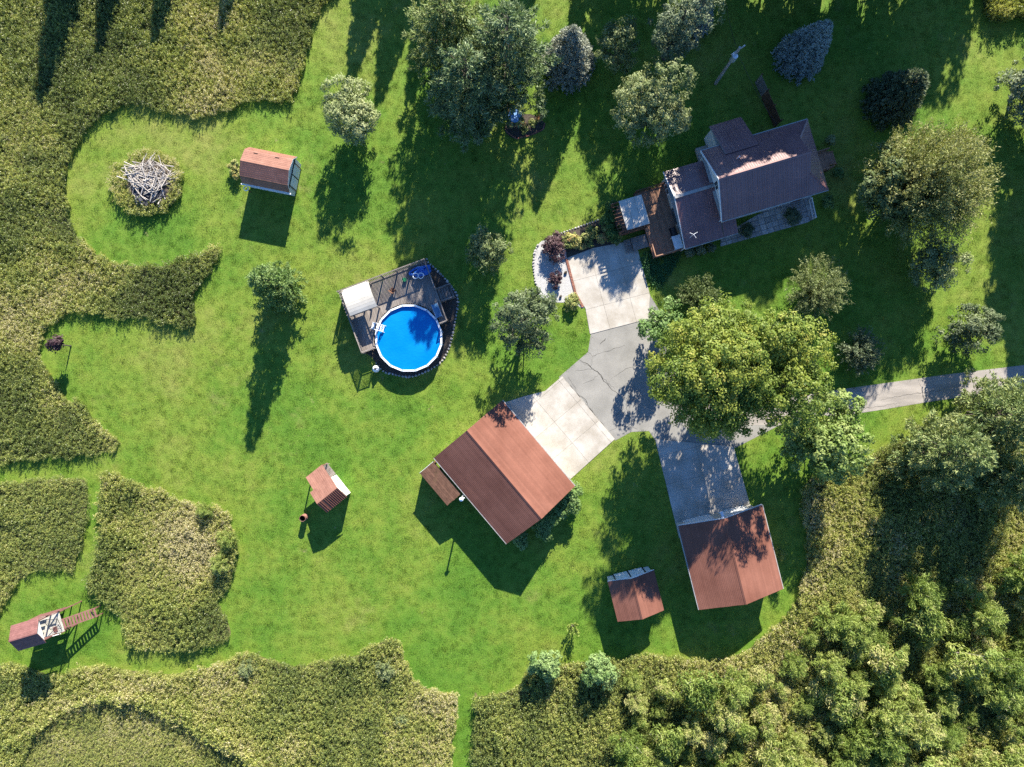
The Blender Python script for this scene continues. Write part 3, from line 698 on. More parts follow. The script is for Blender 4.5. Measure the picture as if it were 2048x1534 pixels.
# --- gambrel shed in the upper lawn
bo = empty('barn_shed', (-23.55, 20.75, 0), R(-11.5), 'barn-style shed with pink and brown curved roof and white doors in the upper lawn', 'shed')
prof = [(1.78, 2.0), (1.28, 2.95), (0.0, 3.45), (-1.28, 2.95), (-1.78, 2.0)]
Lb = 4.75
wall_box(bo, -Lb / 2 + .12, Lb / 2 - .18, -1.62, 1.62, 1.98, M['white'])
for s, x in ((-1, -Lb / 2 + .12), (1, Lb / 2 - .18)):
    inn = [(y * .93, z - .1) for y, z in prof]
    MB().add([(x, y, z) for y, z in inn] + [(x - s * .1, y, z) for y, z in inn], [tuple(range(5)) if s < 0 else tuple(range(4, -1, -1)), tuple(range(9, 4, -1)) if s < 0 else tuple(range(5, 10))]).build('gable', M['white'], bo)
rb = MB()
for (ya_, za), (yb_, zb) in zip(prof[:-1], prof[1:]):
    rb.add([(-Lb / 2, ya_, za - .03), (Lb / 2, ya_, za - .03), (Lb / 2, yb_, zb - .03), (-Lb / 2, yb_, zb - .03), (-Lb / 2, ya_ * .96, za - .1), (Lb / 2, ya_ * .96, za - .1), (Lb / 2, yb_ * .96, zb - .1), (-Lb / 2, yb_ * .96, zb - .1)],
           [(0, 1, 2, 3), (4, 7, 6, 5), (0, 3, 7, 4), (1, 5, 6, 2)])
rbo = rb.build('roof', M['trim'], bo)
for (ya_, za), (yb_, zb) in zip(prof[:-1], prof[1:]):
    ln = math.hypot(yb_ - ya_, zb - za); n = max(2, round(ln / .2))
    for k in range(n):    # courses of shingles lapped like clapboards
        t0, t1 = k / n, (k + 1) / n; a_ = math.atan2(zb - za, yb_ - ya_)
        up = ((t0 + t1) / 2)
        y = ya_ + (yb_ - ya_) * up; z = za + (zb - za) * up
        piece('shingle_course', M['roofpink'], rbo, (0, y, z + .012), (Lb - .02, ln / n * 1.04, .022), (a_ + (-.05 if ya_ > yb_ and yb_ >= 0 else .05) + (math.pi if abs(a_) > math.pi / 2 else 0), 0, 0))
MB().beam((-Lb / 2 - .1, -1.86, 1.92), (Lb / 2 + .1, -1.86, 1.92), .13, .11).build('gutter', M['trim'], bo)
for y in (-.55, .55): door(bo, (Lb / 2 - .17, y), 1.02, 2.0, (1, 0), M['trim'], 3)
for y in (-1.12, 0, 1.12): MB().box((Lb / 2 - .1, y, 1.1), (.08, .07, 2.1)).build('door_trim', M['dark'], bo)
MB().beam((Lb / 2 - .1, -1.5, 2.18), (Lb / 2 - .1, 1.5, 2.18), .07, .07).build('door_trim', M['dark'], bo)
for x in (-1.2, .9): piece('vent', M['dark'], rbo, (x, 1.05, 3.08), (.4, .06, .06))
hb = empty('garden_hose', bo.matrix_basis @ Vector((-2.15, -2.1, 0)), 0, 'coiled pale garden hose at the lower corner of the barn-style shed', 'hose')
MB().tube([(0.22 * math.cos(t * .5) * (1 + .02 * (t % 5)), 0.22 * math.sin(t * .5), 1.3 + .004 * t) for t in range(40)], .03, 5).build('coil', M['hose'], hb)
MB().tube([(0, 0, 0), (0, 0, 1.35)], .04, 6).build('reel_post', M['brown'], hb)

# --- play hut on the middle lawn
hc = G(653, 982, 2.3); hr = R(38.5)
ho = empty('play_hut', (hc.x, hc.y, 0), hr, 'small hut with rust roof sloping over an open porch beside the burn barrel', 'hut')
hl = lambda px, py, z: to_local((hc.x, hc.y, 0), hr, G(px, py, z))
A_, B_, C_, D_, E_, F_ = hl(607.3, 957.3, 1.95), hl(638.9, 933.7, 1.95), hl(674.7, 975.3, 3.0), hl(633.8, 1008.2, 3.0), hl(694, 993.9, 2.25), hl(651.8, 1026.9, 2.25)
xr0, xr1 = D_.x, C_.x; yr_ = (C_.y + D_.y) / 2; yS = (E_.y + F_.y) / 2; yN = (A_.y + B_.y) / 2
yM = yr_ + (yr_ - yS) * 1.05; zM = 3.0 - (3.0 - 1.95) * (yM - yr_) / (yN - yr_)
wall_box(ho, xr0 + .15, xr1 - .12, yS + .15, yM - .1, 2.15, M['white'])
hrf = MB().add([(xr0, yS, 2.22), (xr1, yS, 2.22), (xr1, yr_, 2.97), (xr0, yr_, 2.97), (xr0 + .42, yN, 1.92), (xr1 - .05, yN, 1.92), (xr0, yM, zM - .03), (xr1, yM, zM - .03), (xr0 + .42, yM, zM - .03), (xr1 - .05, yM, zM - .03)],
               [(0, 1, 2, 3), (3, 2, 7, 6), (8, 9, 5, 4)]).build('roof', M['brown'], ho)
roof_face(hrf, M['roof'], (xr0, yS, 2.25), (1, 0, 0), (0, yr_ - yS, .75), xr1 - xr0, math.hypot(yr_ - yS, .75), .6, .2)
roof_face(hrf, M['roofpink'], (xr0, yM, zM), (1, 0, 0), (0, yr_ - yM, 3.0 - zM), xr1 - xr0, math.hypot(yr_ - yM, 3 - zM), .6, .2, .012)
roof_face(hrf, M['roofpink'], (xr0 + .42, yN, 1.95), (1, 0, 0), (0, yM - yN, zM - 1.95), xr1 - xr0 - .47, math.hypot(yM - yN, zM - 1.95), .6, .2, .012)
for s, x in ((-1, xr0 + .15), (1, xr1 - .12)):
    MB().add([(x, yS + .15, 2.14), (x, yM - .1, 2.14), (x, yr_, 2.92), (x - s * .08, yS + .15, 2.14), (x - s * .08, yM - .1, 2.14), (x - s * .08, yr_, 2.92)], [(0, 1, 2), (3, 5, 4), (0, 2, 5, 3), (1, 4, 5, 2)]).build('gable', M['white'], ho)
for k in (-.62, .62): MB().box((xr1 - .09, (yS + yM) / 2 + k, 1.1), (.05, .05, 2.0)).build('batten', M['siding'], ho)
for x in (xr0 + .5, xr1 - .12): piece('post', M['brown'], ho, (x, yN - .1, .96), (.1, .1, 1.92))
for k in range(9): piece('porch_board', M['deck'], ho, ((xr0 + xr1) / 2 + .18, yM + (yN - yM) * (k + .5) / 9, .16), (xr1 - xr0 - .5, (yN - yM) / 9 - .015, .04))
MB().beam((xr1 + .05, yN - .1, 1.5), (xr1 + .35, yN - .35, 1.1), .05, .05).build('handrail', M['palebark'], ho)

bb = empty('burn_barrel', G(611, 1033), 0, 'rusty open burn barrel standing in the grass beside the play hut', 'barrel')
MB().tube([(0, 0, 0), (0, 0, .3), (0, 0, .31), (0, 0, .34), (0, 0, .6), (0, 0, .62), (0, 0, .66), (0, 0, 1.05)], [.31, .31, .335, .31, .31, .335, .31, .31], 16, False).build('barrel_wall', M['rust'], bb, smooth=False)
MB().tube([(0, 0, .1), (0, 0, 1.045)], .285, 16, False).build('inside', M['soot'], bb)
MB().tube([(0, 0, .35), (0, 0, .4)], .28, 16).build('ash', M['soot'], bb)
MB().tube([(.30 * math.cos(t), .30 * math.sin(t), 1.05) for t in np.linspace(0, 6.283, 17)], .022, 5, False).build('rim', M['rust'], bb)

# --- house
HO = G(1443.6, 442.5, 4.0); HR = R(16.6); HORG = (HO.x, HO.y, 0)
house = empty('house', HORG, HR, 'brown metal-roofed house with lower west wing and north extension', 'house')
hh = lambda px, py, z=0.0: to_local(HORG, HR, G(px, py, z))
LX, WY, ZE, ZR = 10.5, 6.9, 4.0, 6.35
wall_box(house, .3, LX - .35, .35, WY - .35, ZE - .12, M['white'])
gable_wall(house, .42, .35, WY - .35, ZE - .12, ZR - .2, WY / 2, M['white'])
rf = MB().add([(0, 0, ZE - .03), (LX, 0, ZE - .03), (LX, WY, ZE - .03), (0, WY, ZE - .03), (0, WY / 2, ZR - .03), (LX - 1.9, WY / 2, ZR - .03), (0, 0, ZE - .15), (LX, 0, ZE - .15), (LX, WY, ZE - .15), (0, WY, ZE - .15)],
             [(6, 9, 8, 7), (0, 6, 7, 1), (1, 7, 8, 2), (2, 8, 9, 3)]).build('roof', M['gutter'], house)
hl_ = math.hypot(WY / 2, ZR - ZE)
GX = LX - 1.75            # east gable plane; a hipped skirt below it
def hipend(u):            # how far up the slope a sheet runs past the gable plane
    return hl_ if u <= GX else hl_ * .5 * max(0.0, (LX - u) / (LX - GX))
roof_face(rf, M['houseroof'], (0, 0, ZE), (1, 0, 0), (0, WY / 2, ZR - ZE), GX, hl_, .45, .225, .03)
roof_face(rf, M['houseroof'], (0, WY, ZE), (1, 0, 0), (0, -WY / 2, ZR - ZE), GX, hl_, .45, .225, .03)
for y, sy in ((0, 1), (WY, -1)):
    roof_face(rf, M['houseroof'], (GX, y, ZE), (1, 0, 0), (0, sy * WY / 2, ZR - ZE), LX - GX, hl_, .45, .225, .03, d1=lambda u: hl_ * .5 * max(0.0, 1 - u / (LX - GX)))
zs = ZE + (ZR - ZE) * .5; sk = math.hypot(LX - GX, zs - ZE)
roof_face(rf, M['houseroof'], (LX, 0, ZE), (0, 1, 0), (-(LX - GX), 0, zs - ZE), WY, sk, .45, .225, .03,
          d1=lambda u: sk * min(1.0, min(u, WY - u) / (WY * .25)))
MB().add([(GX, WY * .25, zs - .05), (GX, WY * .75, zs - .05), (GX, WY / 2, ZR - .05)], [(0, 1, 2)]).build('gable', M['white'], house)
sl = (ZR - ZE) / (WY / 2)
MB().add([(0, WY / 2 - .17, ZR - .17 * sl + .05), (GX + .05, WY / 2 - .17, ZR - .17 * sl + .05), (GX + .05, WY / 2, ZR + .06), (0, WY / 2, ZR + .06), (0, WY / 2 + .17, ZR - .17 * sl + .05), (GX + .05, WY / 2 + .17, ZR - .17 * sl + .05)],
         [(0, 1, 2, 3), (3, 2, 5, 4)]).build('ridge_cap', M['houseroof'], rf)
for y, m_ in ((0, 1), (WY, -1)): MB().beam((LX - .02, y + .02 * m_, ZE + .05), (GX, y + m_ * WY * .25, zs + .06), .14, .04).build('hip_cap', M['houseroof'], rf)
for s in (-1, 1):
    MB().beam((-.03, WY / 2 + s * WY / 2, ZE - .02), (-.03, WY / 2, ZR - .02), .06, .2).build('barge_board', M['trim'], rf)
MB().beam((0, -.06, ZE - .06), (LX, -.06, ZE - .06), .08, .1).build('gutter', M['gutter'], house); MB().beam((0, WY + .06, ZE - .06), (LX, WY + .06, ZE - .06), .08, .1).build('gutter', M['gutter'], house)
window(house, (.3, WY / 2 - .2), .8, 1.1, (-1, 0), 4.75)
for x in (2.2, 4.6, 7.4): window(house, (x, .35), 1.2, 1.2, (0, -1), 2.0)
door(house, (9.0, .35), .95, 2.1, (0, -1), M['redwood'])
for x in (1.2, 8.2): window(house, (x, WY - .35), 1.0, 1.1, (0, 1), 2.0)
for y in (1.6,): window(house, (LX - .35, y), 1.0, 1.1, (1, 0), 2.0)
door(house, (LX - .35, 3.7), .9, 2.05, (1, 0), M['trim'])
for z in np.arange(.3, 3.8, .3): piece('siding_board', M['white'], house, (LX / 2, .335, z), (LX - .66, .03, .28), (.06, 0, 0))
MB().tube([(2.6, WY * .72, 5.2), (2.6, WY * .72, 5.95)], .05, 8).build('vent_pipe', M['rim'], house)
MB().tube([(.12, -.1, 3.9), (.15, .2, 3.6), (.15, .25, .2)], .045, 6).build('downspout', M['trim'], house)
# west wing
wx0, wx1, wS, wN, wR = -3.6, .35, -1.3, 6.3, 3.45
wall_box(house, wx0 + .3, wx1, wS + 1.5, wN - .3, 2.45, M['siding'])
wr = MB().add([(wx0, wS, 2.37), (wx1 - .05, wS, 2.37), (wx1 - .05, wR, 3.97), (wx0, wR, 3.97), (wx0, wN, 2.77), (wx1 - .05, wN, 2.77), (wx0, wS, 2.25), (wx1 - .05, wS, 2.25), (wx1 - .05, wN, 2.6), (wx0, wN, 2.6)],
             [(0, 1, 2, 3), (3, 2, 5, 4), (6, 9, 8, 7), (0, 6, 7, 1), (5, 8, 9, 4)]).build('wing_roof', M['gutter'], house)
MB().add([(wx0 + .3, wS + 1.5, 2.44), (wx0 + .3, wN - .3, 2.44), (wx0 + .3, wN - .3, 2.7), (wx0 + .3, wR, 3.85), (wx0 + .3, wS + 1.5, 2.75)], [(4, 3, 2, 1, 0)]).build('gable', M['siding'], house)
ls = math.hypot(wR - wS, 1.6); lnn = math.hypot(wN - wR, 1.2)
roof_face(wr, M['houseroof'], (wx0, wS, 2.4), (1, 0, 0), (0, wR - wS, 1.6), wx1 - wx0 - .03, ls, .45, .225, .03)
roof_face(wr, M['houseroof'], (wx0, wN, 2.8), (1, 0, 0), (0, wR - wN, 1.2), wx1 - wx0 - .03, lnn, .45, .225, .03)
roof_face(wr, M['houseroof'], (wx1 + .01, wS, 2.4), (1, 0, 0), (0, wR - wS, 1.6), 1.4, 1.62, .45, .225, .03)
MB().beam((wx0, wR, 4.04), (wx1, wR, 4.04), .3, .035).build('ridge_cap', M['gutter'], wr)
MB().beam((wx0 - .02, wS, 2.36), (wx0 - .02, wR, 3.96), .04, .16).build('barge_board', M['trim'], wr); MB().beam((wx0 - .02, wN, 2.76), (wx0 - .02, wR, 3.96), .04, .16).build('barge_board', M['trim'], wr)
MB().beam((wx0, wS - .06, 2.33), (wx1 + 1.4, wS - .06, 2.33), .08, .1).build('gutter', M['gutter'], house)
for x in (wx0 + .2, -1.2, 1.6): piece('porch_post', M['trim'], house, (x, wS + .15, 1.14), (.1, .1, 2.26))
window(house, (wx0 + .3, 4.9), 1.1, 1.1, (-1, 0), 1.5); door(house, (wx0 + .3, 2.2), 1.6, 2.05, (-1, 0), M['glass'], 0, 'patio_door')
# television aerial on the wing
ae = hh(1386, 470, 4.0)
an = MB().tube([(ae.x, ae.y, 2.7), (ae.x, ae.y, 4.3)], .025, 5)
for dx, dy in ((.42, .1), (-.35, .25), (.1, -.4)): an.tube([(ae.x, ae.y, 4.25), (ae.x + dx, ae.y + dy, 4.32)], .02, 4)
an.build('aerial', M['rim'], house)
# north extension
ax0 = (hh(1420.4, 251.4, 2.9).x + hh(1446, 304, 4.6).x) / 2; ax1 = (hh(1485.8, 233, 2.9).x + hh(1509.5, 284.4, 4.6).x) / 2
aN = (hh(1420.4, 251.4, 2.9).y + hh(1485.8, 233, 2.9).y) / 2; aS = 5.75; aZ = ZE + (WY - aS) * sl + .12
wall_box(house, ax0 + .2, ax1 - .2, WY - .4, aN - .25, 2.7, M['white'])
ar = MB().add([(ax0, aN, 2.86), (ax1, aN, 2.86), (ax1, aS, aZ - .04), (ax0, aS, aZ - .04), (ax0, aN, 2.74), (ax1, aN, 2.74), (ax1, aS, aZ - .16), (ax0, aS, aZ - .16)], [(0, 1, 2, 3), (4, 7, 6, 5), (0, 4, 5, 1), (0, 3, 7, 4), (1, 5, 6, 2)]).build('extension_roof', M['gutter'], house)
roof_face(ar, M['houseroof'], (ax0, aN, 2.9), (1, 0, 0), (0, aS - aN, aZ - 2.9), ax1 - ax0, math.hypot(aS - aN, aZ - 2.9), .45, .225, .03)
wall_box(house, ax0 - 1.0, ax0 + .15, WY + .05, WY + 1.25, .5, M['concrete'], 'door_step')
# east landing with steps
lc = hh(1660, 318, 1.0)
def flat_boards(parent, x0, x1, y0, y1, z, mat, w=.16, along='x', name='deck_board'):
    if along == 'x':
        n = max(1, round((y1 - y0) / w)); s = (y1 - y0) / n
        for k in range(n): piece(name, mat, parent, ((x0 + x1) / 2, y0 + s * (k + .5), z), (x1 - x0, s - .014, .035))
    else:
        n = max(1, round((x1 - x0) / w)); s = (x1 - x0) / n
        for k in range(n): piece(name, mat, parent, (x0 + s * (k + .5), (y0 + y1) / 2, z), (s - .014, y1 - y0, .035))
def railing(parent, a, b, z0, z1, mat, step=.14, posts=2, bal=.035, railw=.09):
    a = Vector(a); b = Vector(b); d = b - a; L_ = d.length; ang = math.atan2(d.y, d.x)
    for z in (z1, z0 + .12): piece('rail', mat, parent, ((a.x + b.x) / 2, (a.y + b.y) / 2, z), (L_, railw, .05), (0, 0, ang))
    for k in range(posts + 1):
        p_ = a + d * (k / posts); piece('post', mat, parent, (p_.x, p_.y, (z1 + .05) / 2), (.1, .1, z1 + .05), (0, 0, ang))
    n = int(L_ / step)
    for k in range(1, n): p_ = a + d * (k / n); piece('baluster', mat, parent, (p_.x, p_.y, (z0 + .14 + z1) / 2), (bal, bal, z1 - z0 - .16), (0, 0, ang))
ed = empty('entry_landing', HORG, HR, 'small wooden landing with steps at the east end of the house', 'landing')
ex, ey = LX + .85, 2.3
flat_boards(ed, LX - .33, ex + 1.5, ey, ey + 1.9, .9, M['decktan'], .15, 'y'); piece('skirt', M['brown'], ed, (ex + .15, ey + .95, .42), (2.6, 1.8, .84))
for k in range(4): flat_boards(ed, ex + 1.52 + .28 * k, ex + 1.78 + .28 * k, ey + .5, ey + 1.7, .72 - .2 * k, M['decktan'], .14, 'y', 'tread')
railing(ed, (LX - .2, ey + .05), (ex + 1.45, ey + .05), .9, 1.8, M['decktan'], .16); railing(ed, (LX - .2, ey + 1.85), (ex + 1.45, ey + 1.85), .9, 1.8, M['decktan'], .16)
for y in (ey + .45, ey + 1.75): MB().beam((ex + 1.5, y, .8), (ex + 2.65, y, .05), .05, .2).build('stringer', M['decktan'], ed)

# --- west deck of the house
dk = empty('house_deck', HORG, HR, 'stained wooden deck between the west wing and the pergola', 'deck')
d1, d2, d3 = hh(1290, 378, .6), hh(1305, 365, .6), hh(1373, 494, .6)
dx0, dx1 = -6.35, wx0 + .28
flat_boards(dk, dx0, dx1, -1.15, 5.6, .6, M['decktan'], .15, 'y'); piece('skirt', M['brown'], dk, ((dx0 + dx1) / 2, 2.2, .28), (dx1 - dx0 - .1, 6.6, .54))
flat_boards(dk, dx0 - 1.6, dx0 - .02, .15, 1.45, .42, M['deck'], .15, 'x', 'step_board'); flat_boards(dk, dx0 - 2.3, dx0 - 1.62, .15, 1.45, .22, M['deck'], .15, 'x', 'step_board')
piece('skirt', M['brown'], dk, (dx0 - .8, .8, .2), (1.5, 1.2, .38))
railing(dk, (dx0 + .05, -1.1), (dx1 - .9, -1.1), .6, 1.55, M['decktan'], .15); railing(dk, (dx0 + .05, -1.1), (dx0 + .05, .1), .6, 1.55, M['decktan'], .15, 1)
railing(dk, (dx0 + .05, 5.55), (dx1 - .1, 5.55), .6, 1.55, M['brown'], .15)
gp = empty('barbecue_grill', house.matrix_basis @ Vector((dx1 - .55, .75, .62)), HR, 'black barbecue grill on the house deck against the wing wall', 'grill')
MB().box((0, 0, .45), (.6, .9, .1)).build('shelf', M['dark'], gp); MB().tube([(0, -.35, .75), (0, .35, .75)], .26, 12).build('lid', M['dark'], gp)
for x in (-.22, .22):
    for y in (-.38, .38): piece('leg', M['dark'], gp, (x, y, .3), (.05, .05, .6))
tb = empty('patio_table', house.matrix_basis @ Vector((dx1 - .5, -.35, .62)), HR, 'pale table standing on the house deck below the grill', 'table')
MB().box((0, 0, .72), (.85, 1.35, .05)).build('table_top', M['rim'], tb)
for x in (-.35, .35):
    for y in (-.58, .58): piece('leg', M['rim'], tb, (x, y, .35), (.05, .05, .7))
# --- pergola with white roof panel
pc = [hh(1236.7, 405.6, 2.7), hh(1281.5, 393.8, 2.7), hh(1296, 446.5, 2.7), hh(1251, 457, 2.7)]
px0, px1 = (pc[0].x + pc[3].x) / 2 - .45, (pc[1].x + pc[2].x) / 2 + .05; py0, py1 = (pc[2].y + pc[3].y) / 2 - .1, (pc[0].y + pc[1].y) / 2 + .1
pg = empty('pergola', HORG, HR, 'dark brown pergola with white corrugated roof panels west of the house deck', 'pergola')
for x in (px0, px1):
    for y in (py0, py1): piece('post', M['brown'], pg, (x, y, 1.28), (.13, .13, 2.56))
for y in (py0, py1): piece('beam', M['brown'], pg, ((px0 + px1) / 2, y, 2.6), (px1 - px0 + .4, .08, .18))
for k in range(9):
    y = py0 + (py1 - py0) * k / 8; piece('rafter', M['brown'], pg, ((px0 + px1) / 2 - .1, y, 2.72 if 0 < k < 8 else 2.74), (px1 - px0 + .35, .05, .08))
for k in range(3):
    w_ = (px1 - px0 - .42) / 3; MB().box((px0 + .5 + w_ * (k + .5), (py0 + py1) / 2, 2.79 + .004 * k), (w_ - .02, py1 - py0 + .1, .02)).build('roof_sheet', M['poly'], pg)
flat_boards(pg, px0 - .05, px1 + .05, py0 - .05, py1 + .05, .45, M['decktan'], .16, 'x')
for k in range(4): piece('side_slat', M['brown'], pg, ((px0 + px1) / 2, py0 - .06, .65 + .25 * k), (px1 - px0, .03, .2)); piece('side_slat', M['brown'], pg, (px0 - .06, (py0 + py1) / 2, .65 + .25 * k), (.03, py1 - py0, .2))
piece('skirt', M['brown'], pg, ((px0 + px1) / 2, (py0 + py1) / 2, .21), (px1 - px0, py1 - py0, .42))
# white rail at the patio's east end
wp = empty('patio_rail', HORG, HR, 'white low rail at the east end of the stone patio', 'railing')
a_, b_ = hh(1624, 396, .9), hh(1632, 434, .9)
railing(wp, (a_.x, a_.y), (b_.x, b_.y), .1, .9, M['trim'], .2, 1, .03, .07)

# --- privacy fence north of the house
fe = empty('privacy_fence', G(1548, 254), 0, 'tall dark plank fence running up from the back of the house', 'fence')
fa, fbv = Vector((0, 0, 0)), G(1510, 165) - G(1548, 254); n = 34; fang = math.atan2(fbv.y, fbv.x)
for k in range(n):
    p_ = fbv * ((k + .5) / n); piece('plank', M['deck'] if k > 22 else M['brown'], fe, (p_.x, p_.y, .9 + random.uniform(-.02, .02)), (fbv.length / n - .008, .025, 1.8), (0, 0, fang))  # paler wood on the far planks puts their sunlit stretch into the colour
for z in (.4, 1.45): piece('rail', M['brown'], fe, (fbv.x / 2 + .04, fbv.y / 2 + .02, z), (fbv.length, .05, .09), (0, 0, fang))
for k in range(4): p_ = fbv * (k / 3); piece('post', M['brown'], fe, (p_.x + .09, p_.y + .04, .95), (.1, .1, 1.9), (0, 0, fang))

# --- utility pole, transformer and wires
up = G(1431, 167); pz = 7.6
po = empty('utility_pole', up, 0, 'weathered utility pole with grey transformer can in the shaded lawn', 'pole')
MB().tube([(0, 0, -.1), (0, 0, pz * .5), (0, 0, pz)], [.17, .145, .115], 10).build('shaft', M['palebark'], po)
MB().box((0, 0, pz - .5), (1.5, .1, .12), rz=.6).build('crossarm', M['palebark'], po)
MB().tube([(-.15, -.36, pz - 1.7), (-.15, -.36, pz - .85), (-.15, -.36, pz - .8)], [.26, .26, .16], 12).build('transformer', M['steel'], po)
for s in (-.6, .0, .6): MB().tube([(s * .82, s * .56, pz - .45), (s * .82, s * .56, pz - .25)], [.05, .03], 6).build('insulator', M['rim'], po)
for nm, e, sag, lb in (('power_cable', G(1556, 252, 3.6), .5, 'thin black service cable from the utility pole to the house'), ('guy_wire', G(1398, 164, .0), .0, 'thin guy wire anchored beside the utility pole'), ('overhead_wire', G(1440, -80, 7.2), .6, 'overhead wire running up from the utility pole')):
    s_ = up + Vector((0, 0, pz - .7)); mb = MB()
    mb.tube([tuple(s_.lerp(e, t) - Vector((0, 0, sag * 4 * t * (1 - t)))) for t in np.linspace(0, 1, 9)], .018, 4)
    tag(mb.build(nm, M['dark']), lb, 'wire')
# ------------------------------------------------------------------ pool, deck and canopy
DORG, DR = (-14.63, 2.99, 0), R(20.5)
PC = Vector((4.72, -.19)); PR = 3.27; DZ = 1.12
pd = empty('pool_deck', DORG, DR, 'raised weathered wooden deck wrapped around the round pool', 'deck')
n = 46; w = 8.9 / n
for k in range(n):
    x = w * (k + .5); dx = abs(x - PC.x)
    y0 = 0.0 if dx >= PR + .14 else PC.y + math.sqrt((PR + .14) ** 2 - dx * dx)
    y0 = max(y0, 0.0)
    piece('deck_board', M['deck'], pd, (x, (y0 + 6.3) / 2, DZ), (w - .012, 6.3 - y0, .04))
for y in (.6, 2.0, 3.6, 4.9, 6.2):
    for x in (.1, 2.2, 4.5, 6.7, 8.8):
        if (x - PC.x) ** 2 + (y - PC.y) ** 2 > (PR + .3) ** 2: piece('post', M['deck'], pd, (x, y, DZ / 2), (.1, .1, DZ - .04))
for a, b in (((0, 0), (0, 6.3)), ((0, 6.3), (8.9, 6.3)), ((8.9, 6.3), (8.9, 0))):
    v = Vector(b) - Vector(a); piece('fascia', M['brown'], pd, ((a[0] + b[0]) / 2, (a[1] + b[1]) / 2, DZ - .12), (v.length, .035, .2), (0, 0, math.atan2(v.y, v.x)))
# skirt boards on the west side
for k in range(24): piece('skirt_board', M['brown'], pd, (-.03, .13 + k * .262, .46), (.02, .24, .9))
railing(pd, (0, 6.27), (8.9, 6.27), DZ, DZ + 1.55, M['deck'], .15, 6, .055)
railing(pd, (0.03, 0), (0.03, 6.27), DZ, DZ + .95, M['deck'], .15, 4, .045)
railing(pd, (0.03, 0.03), (1.25, 0.03), DZ, DZ + .95, M['deck'], .15, 1, .045)
railing(pd, (8.87, 3.4), (8.87, 6.27), DZ, DZ + .95, M['deck'], .15, 2, .045); railing(pd, (8.87, 0.03), (8.87, 2.1), DZ, DZ + .95, M['deck'], .15, 1, .045)
railing(pd, (8.15, 0.03), (8.87, 0.03), DZ, DZ + .95, M['deck'], .12, 1, .045)
for k in range(5): flat_boards(pd, 8.95 + .28 * k, 9.21 + .28 * k, 2.15, 3.35, DZ - .2 - .2 * k, M['deck'], .13, 'y', 'tread')
for y in (2.1, 3.4): MB().beam((8.95, y, DZ - .12), (10.35, y, .02), .05, .22).build('stringer', M['deck'], pd); railing(pd, (9.0, y), (10.3, y), .15, DZ + .2, M['deck'], .3, 1, .04)

pl = empty('swimming_pool', (0, 0, 0), 0, 'round above-ground swimming pool with bright blue water and white rim', 'pool')
pm = Matrix.Translation(DORG) @ Matrix.Rotation(DR, 4, 'Z'); pcw = pm @ Vector((PC.x, PC.y, 0)); pl.location = pcw
MB().tube([(0, 0, 0), (0, 0, 1.24)], PR - .05, 48, False).build('wall', M['poolwall'], pl, smooth=True)
MB().tube([(0, 0, 1.02), (0, 0, 1.06)], PR - .09, 64).build('water', M['water'], pl)
MB().tube([(0, 0, 1.0), (0, 0, 1.24)], PR - .085, 48, False).build('liner', M['blue'], pl)
ns = 16
for k in range(ns):
    a0, a1 = 2 * math.pi * (k + .06) / ns + .2, 2 * math.pi * (k + .94) / ns + .2
    mb = MB(); poly = [((PR + .06) * math.cos(a0), (PR + .06) * math.sin(a0)), ((PR + .06) * math.cos(a1), (PR + .06) * math.sin(a1)), ((PR - .12) * math.cos(a1), (PR - .12) * math.sin(a1)), ((PR - .12) * math.cos(a0), (PR - .12) * math.sin(a0))]
    mb.prism(poly, 1.24, 1.29).build('rim_segment', M['rim'], pl)
    am = 2 * math.pi * k / ns + .2
    piece('rim_bracket', M['poolwall'], pl, ((PR - .03) * math.cos(am), (PR - .03) * math.sin(am), .64), (.22, .13, 1.28), (0, 0, am))
# white step ladder over the rim
ld = empty('pool_ladder', pcw + Vector((-2.95, 1.05, 0)), R(-16), 'white plastic step ladder hooked over the pool rim', 'ladder')
for s in (-.32, .32):
    MB().tube([(-.75, s, DZ + .02), (-.15, s, 2.0), (.12, s, 2.0), (.62, s, 1.06)], .03, 6).build('side_rail', M['rim'], ld)
for x, z in ((-.58, 1.35), (-.42, 1.58), (-.05, 1.72), (.28, 1.5), (.45, 1.28)): piece('step', M['rim'], ld, (x, 0, z), (.16, .62, .05))
# canopy
cn = empty('deck_canopy', DORG, DR, 'cream ribbed sun canopy on posts at the pool deck corner', 'canopy')
cw_ = [to_local(DORG, DR, G(*p, 3.15)) for p in ((679.6, 581), (734.9, 560.3), (753.7, 612.5), (700.5, 631))]
cx0, cx1 = (cw_[0].x + cw_[3].x) / 2, (cw_[1].x + cw_[2].x) / 2; cy0, cy1 = (cw_[2].y + cw_[3].y) / 2, (cw_[0].y + cw_[1].y) / 2
nrib = 9
for k in range(nrib):
    t = (k + .5) / nrib; y = cy0 + (cy1 - cy0) * t; z = 3.2 - .28 * (2 * t - .85) ** 2; a_ = -.28 * 2 * (2 * t - .85) * 2 / (cy1 - cy0)
    MB().box(((cx0 + cx1) / 2, y, z), (cx1 - cx0, (cy1 - cy0) / nrib * 1.01 / math.cos(math.atan(a_)) - .012, .03), rx=math.atan(a_)).build('roof_sheet', M['poly'], cn)
for x in (cx0 + .1, cx1 - .1):
    for y in (cy0 + .1, cy1 - .08): piece('post', M['deck'], cn, (x, y, (2.9 + .05) / 2), (.11, .11, 2.9))
    piece('beam', M['deck'], cn, (x, (cy0 + cy1) / 2, 2.86), (.07, cy1 - cy0, .14))
for k in range(8): piece('purlin', M['deck'], cn, (cx0 - .12 + .0, cy0 + .2 + (cy1 - cy0 - .4) * k / 7, 2.96), (.4, .05, .06))
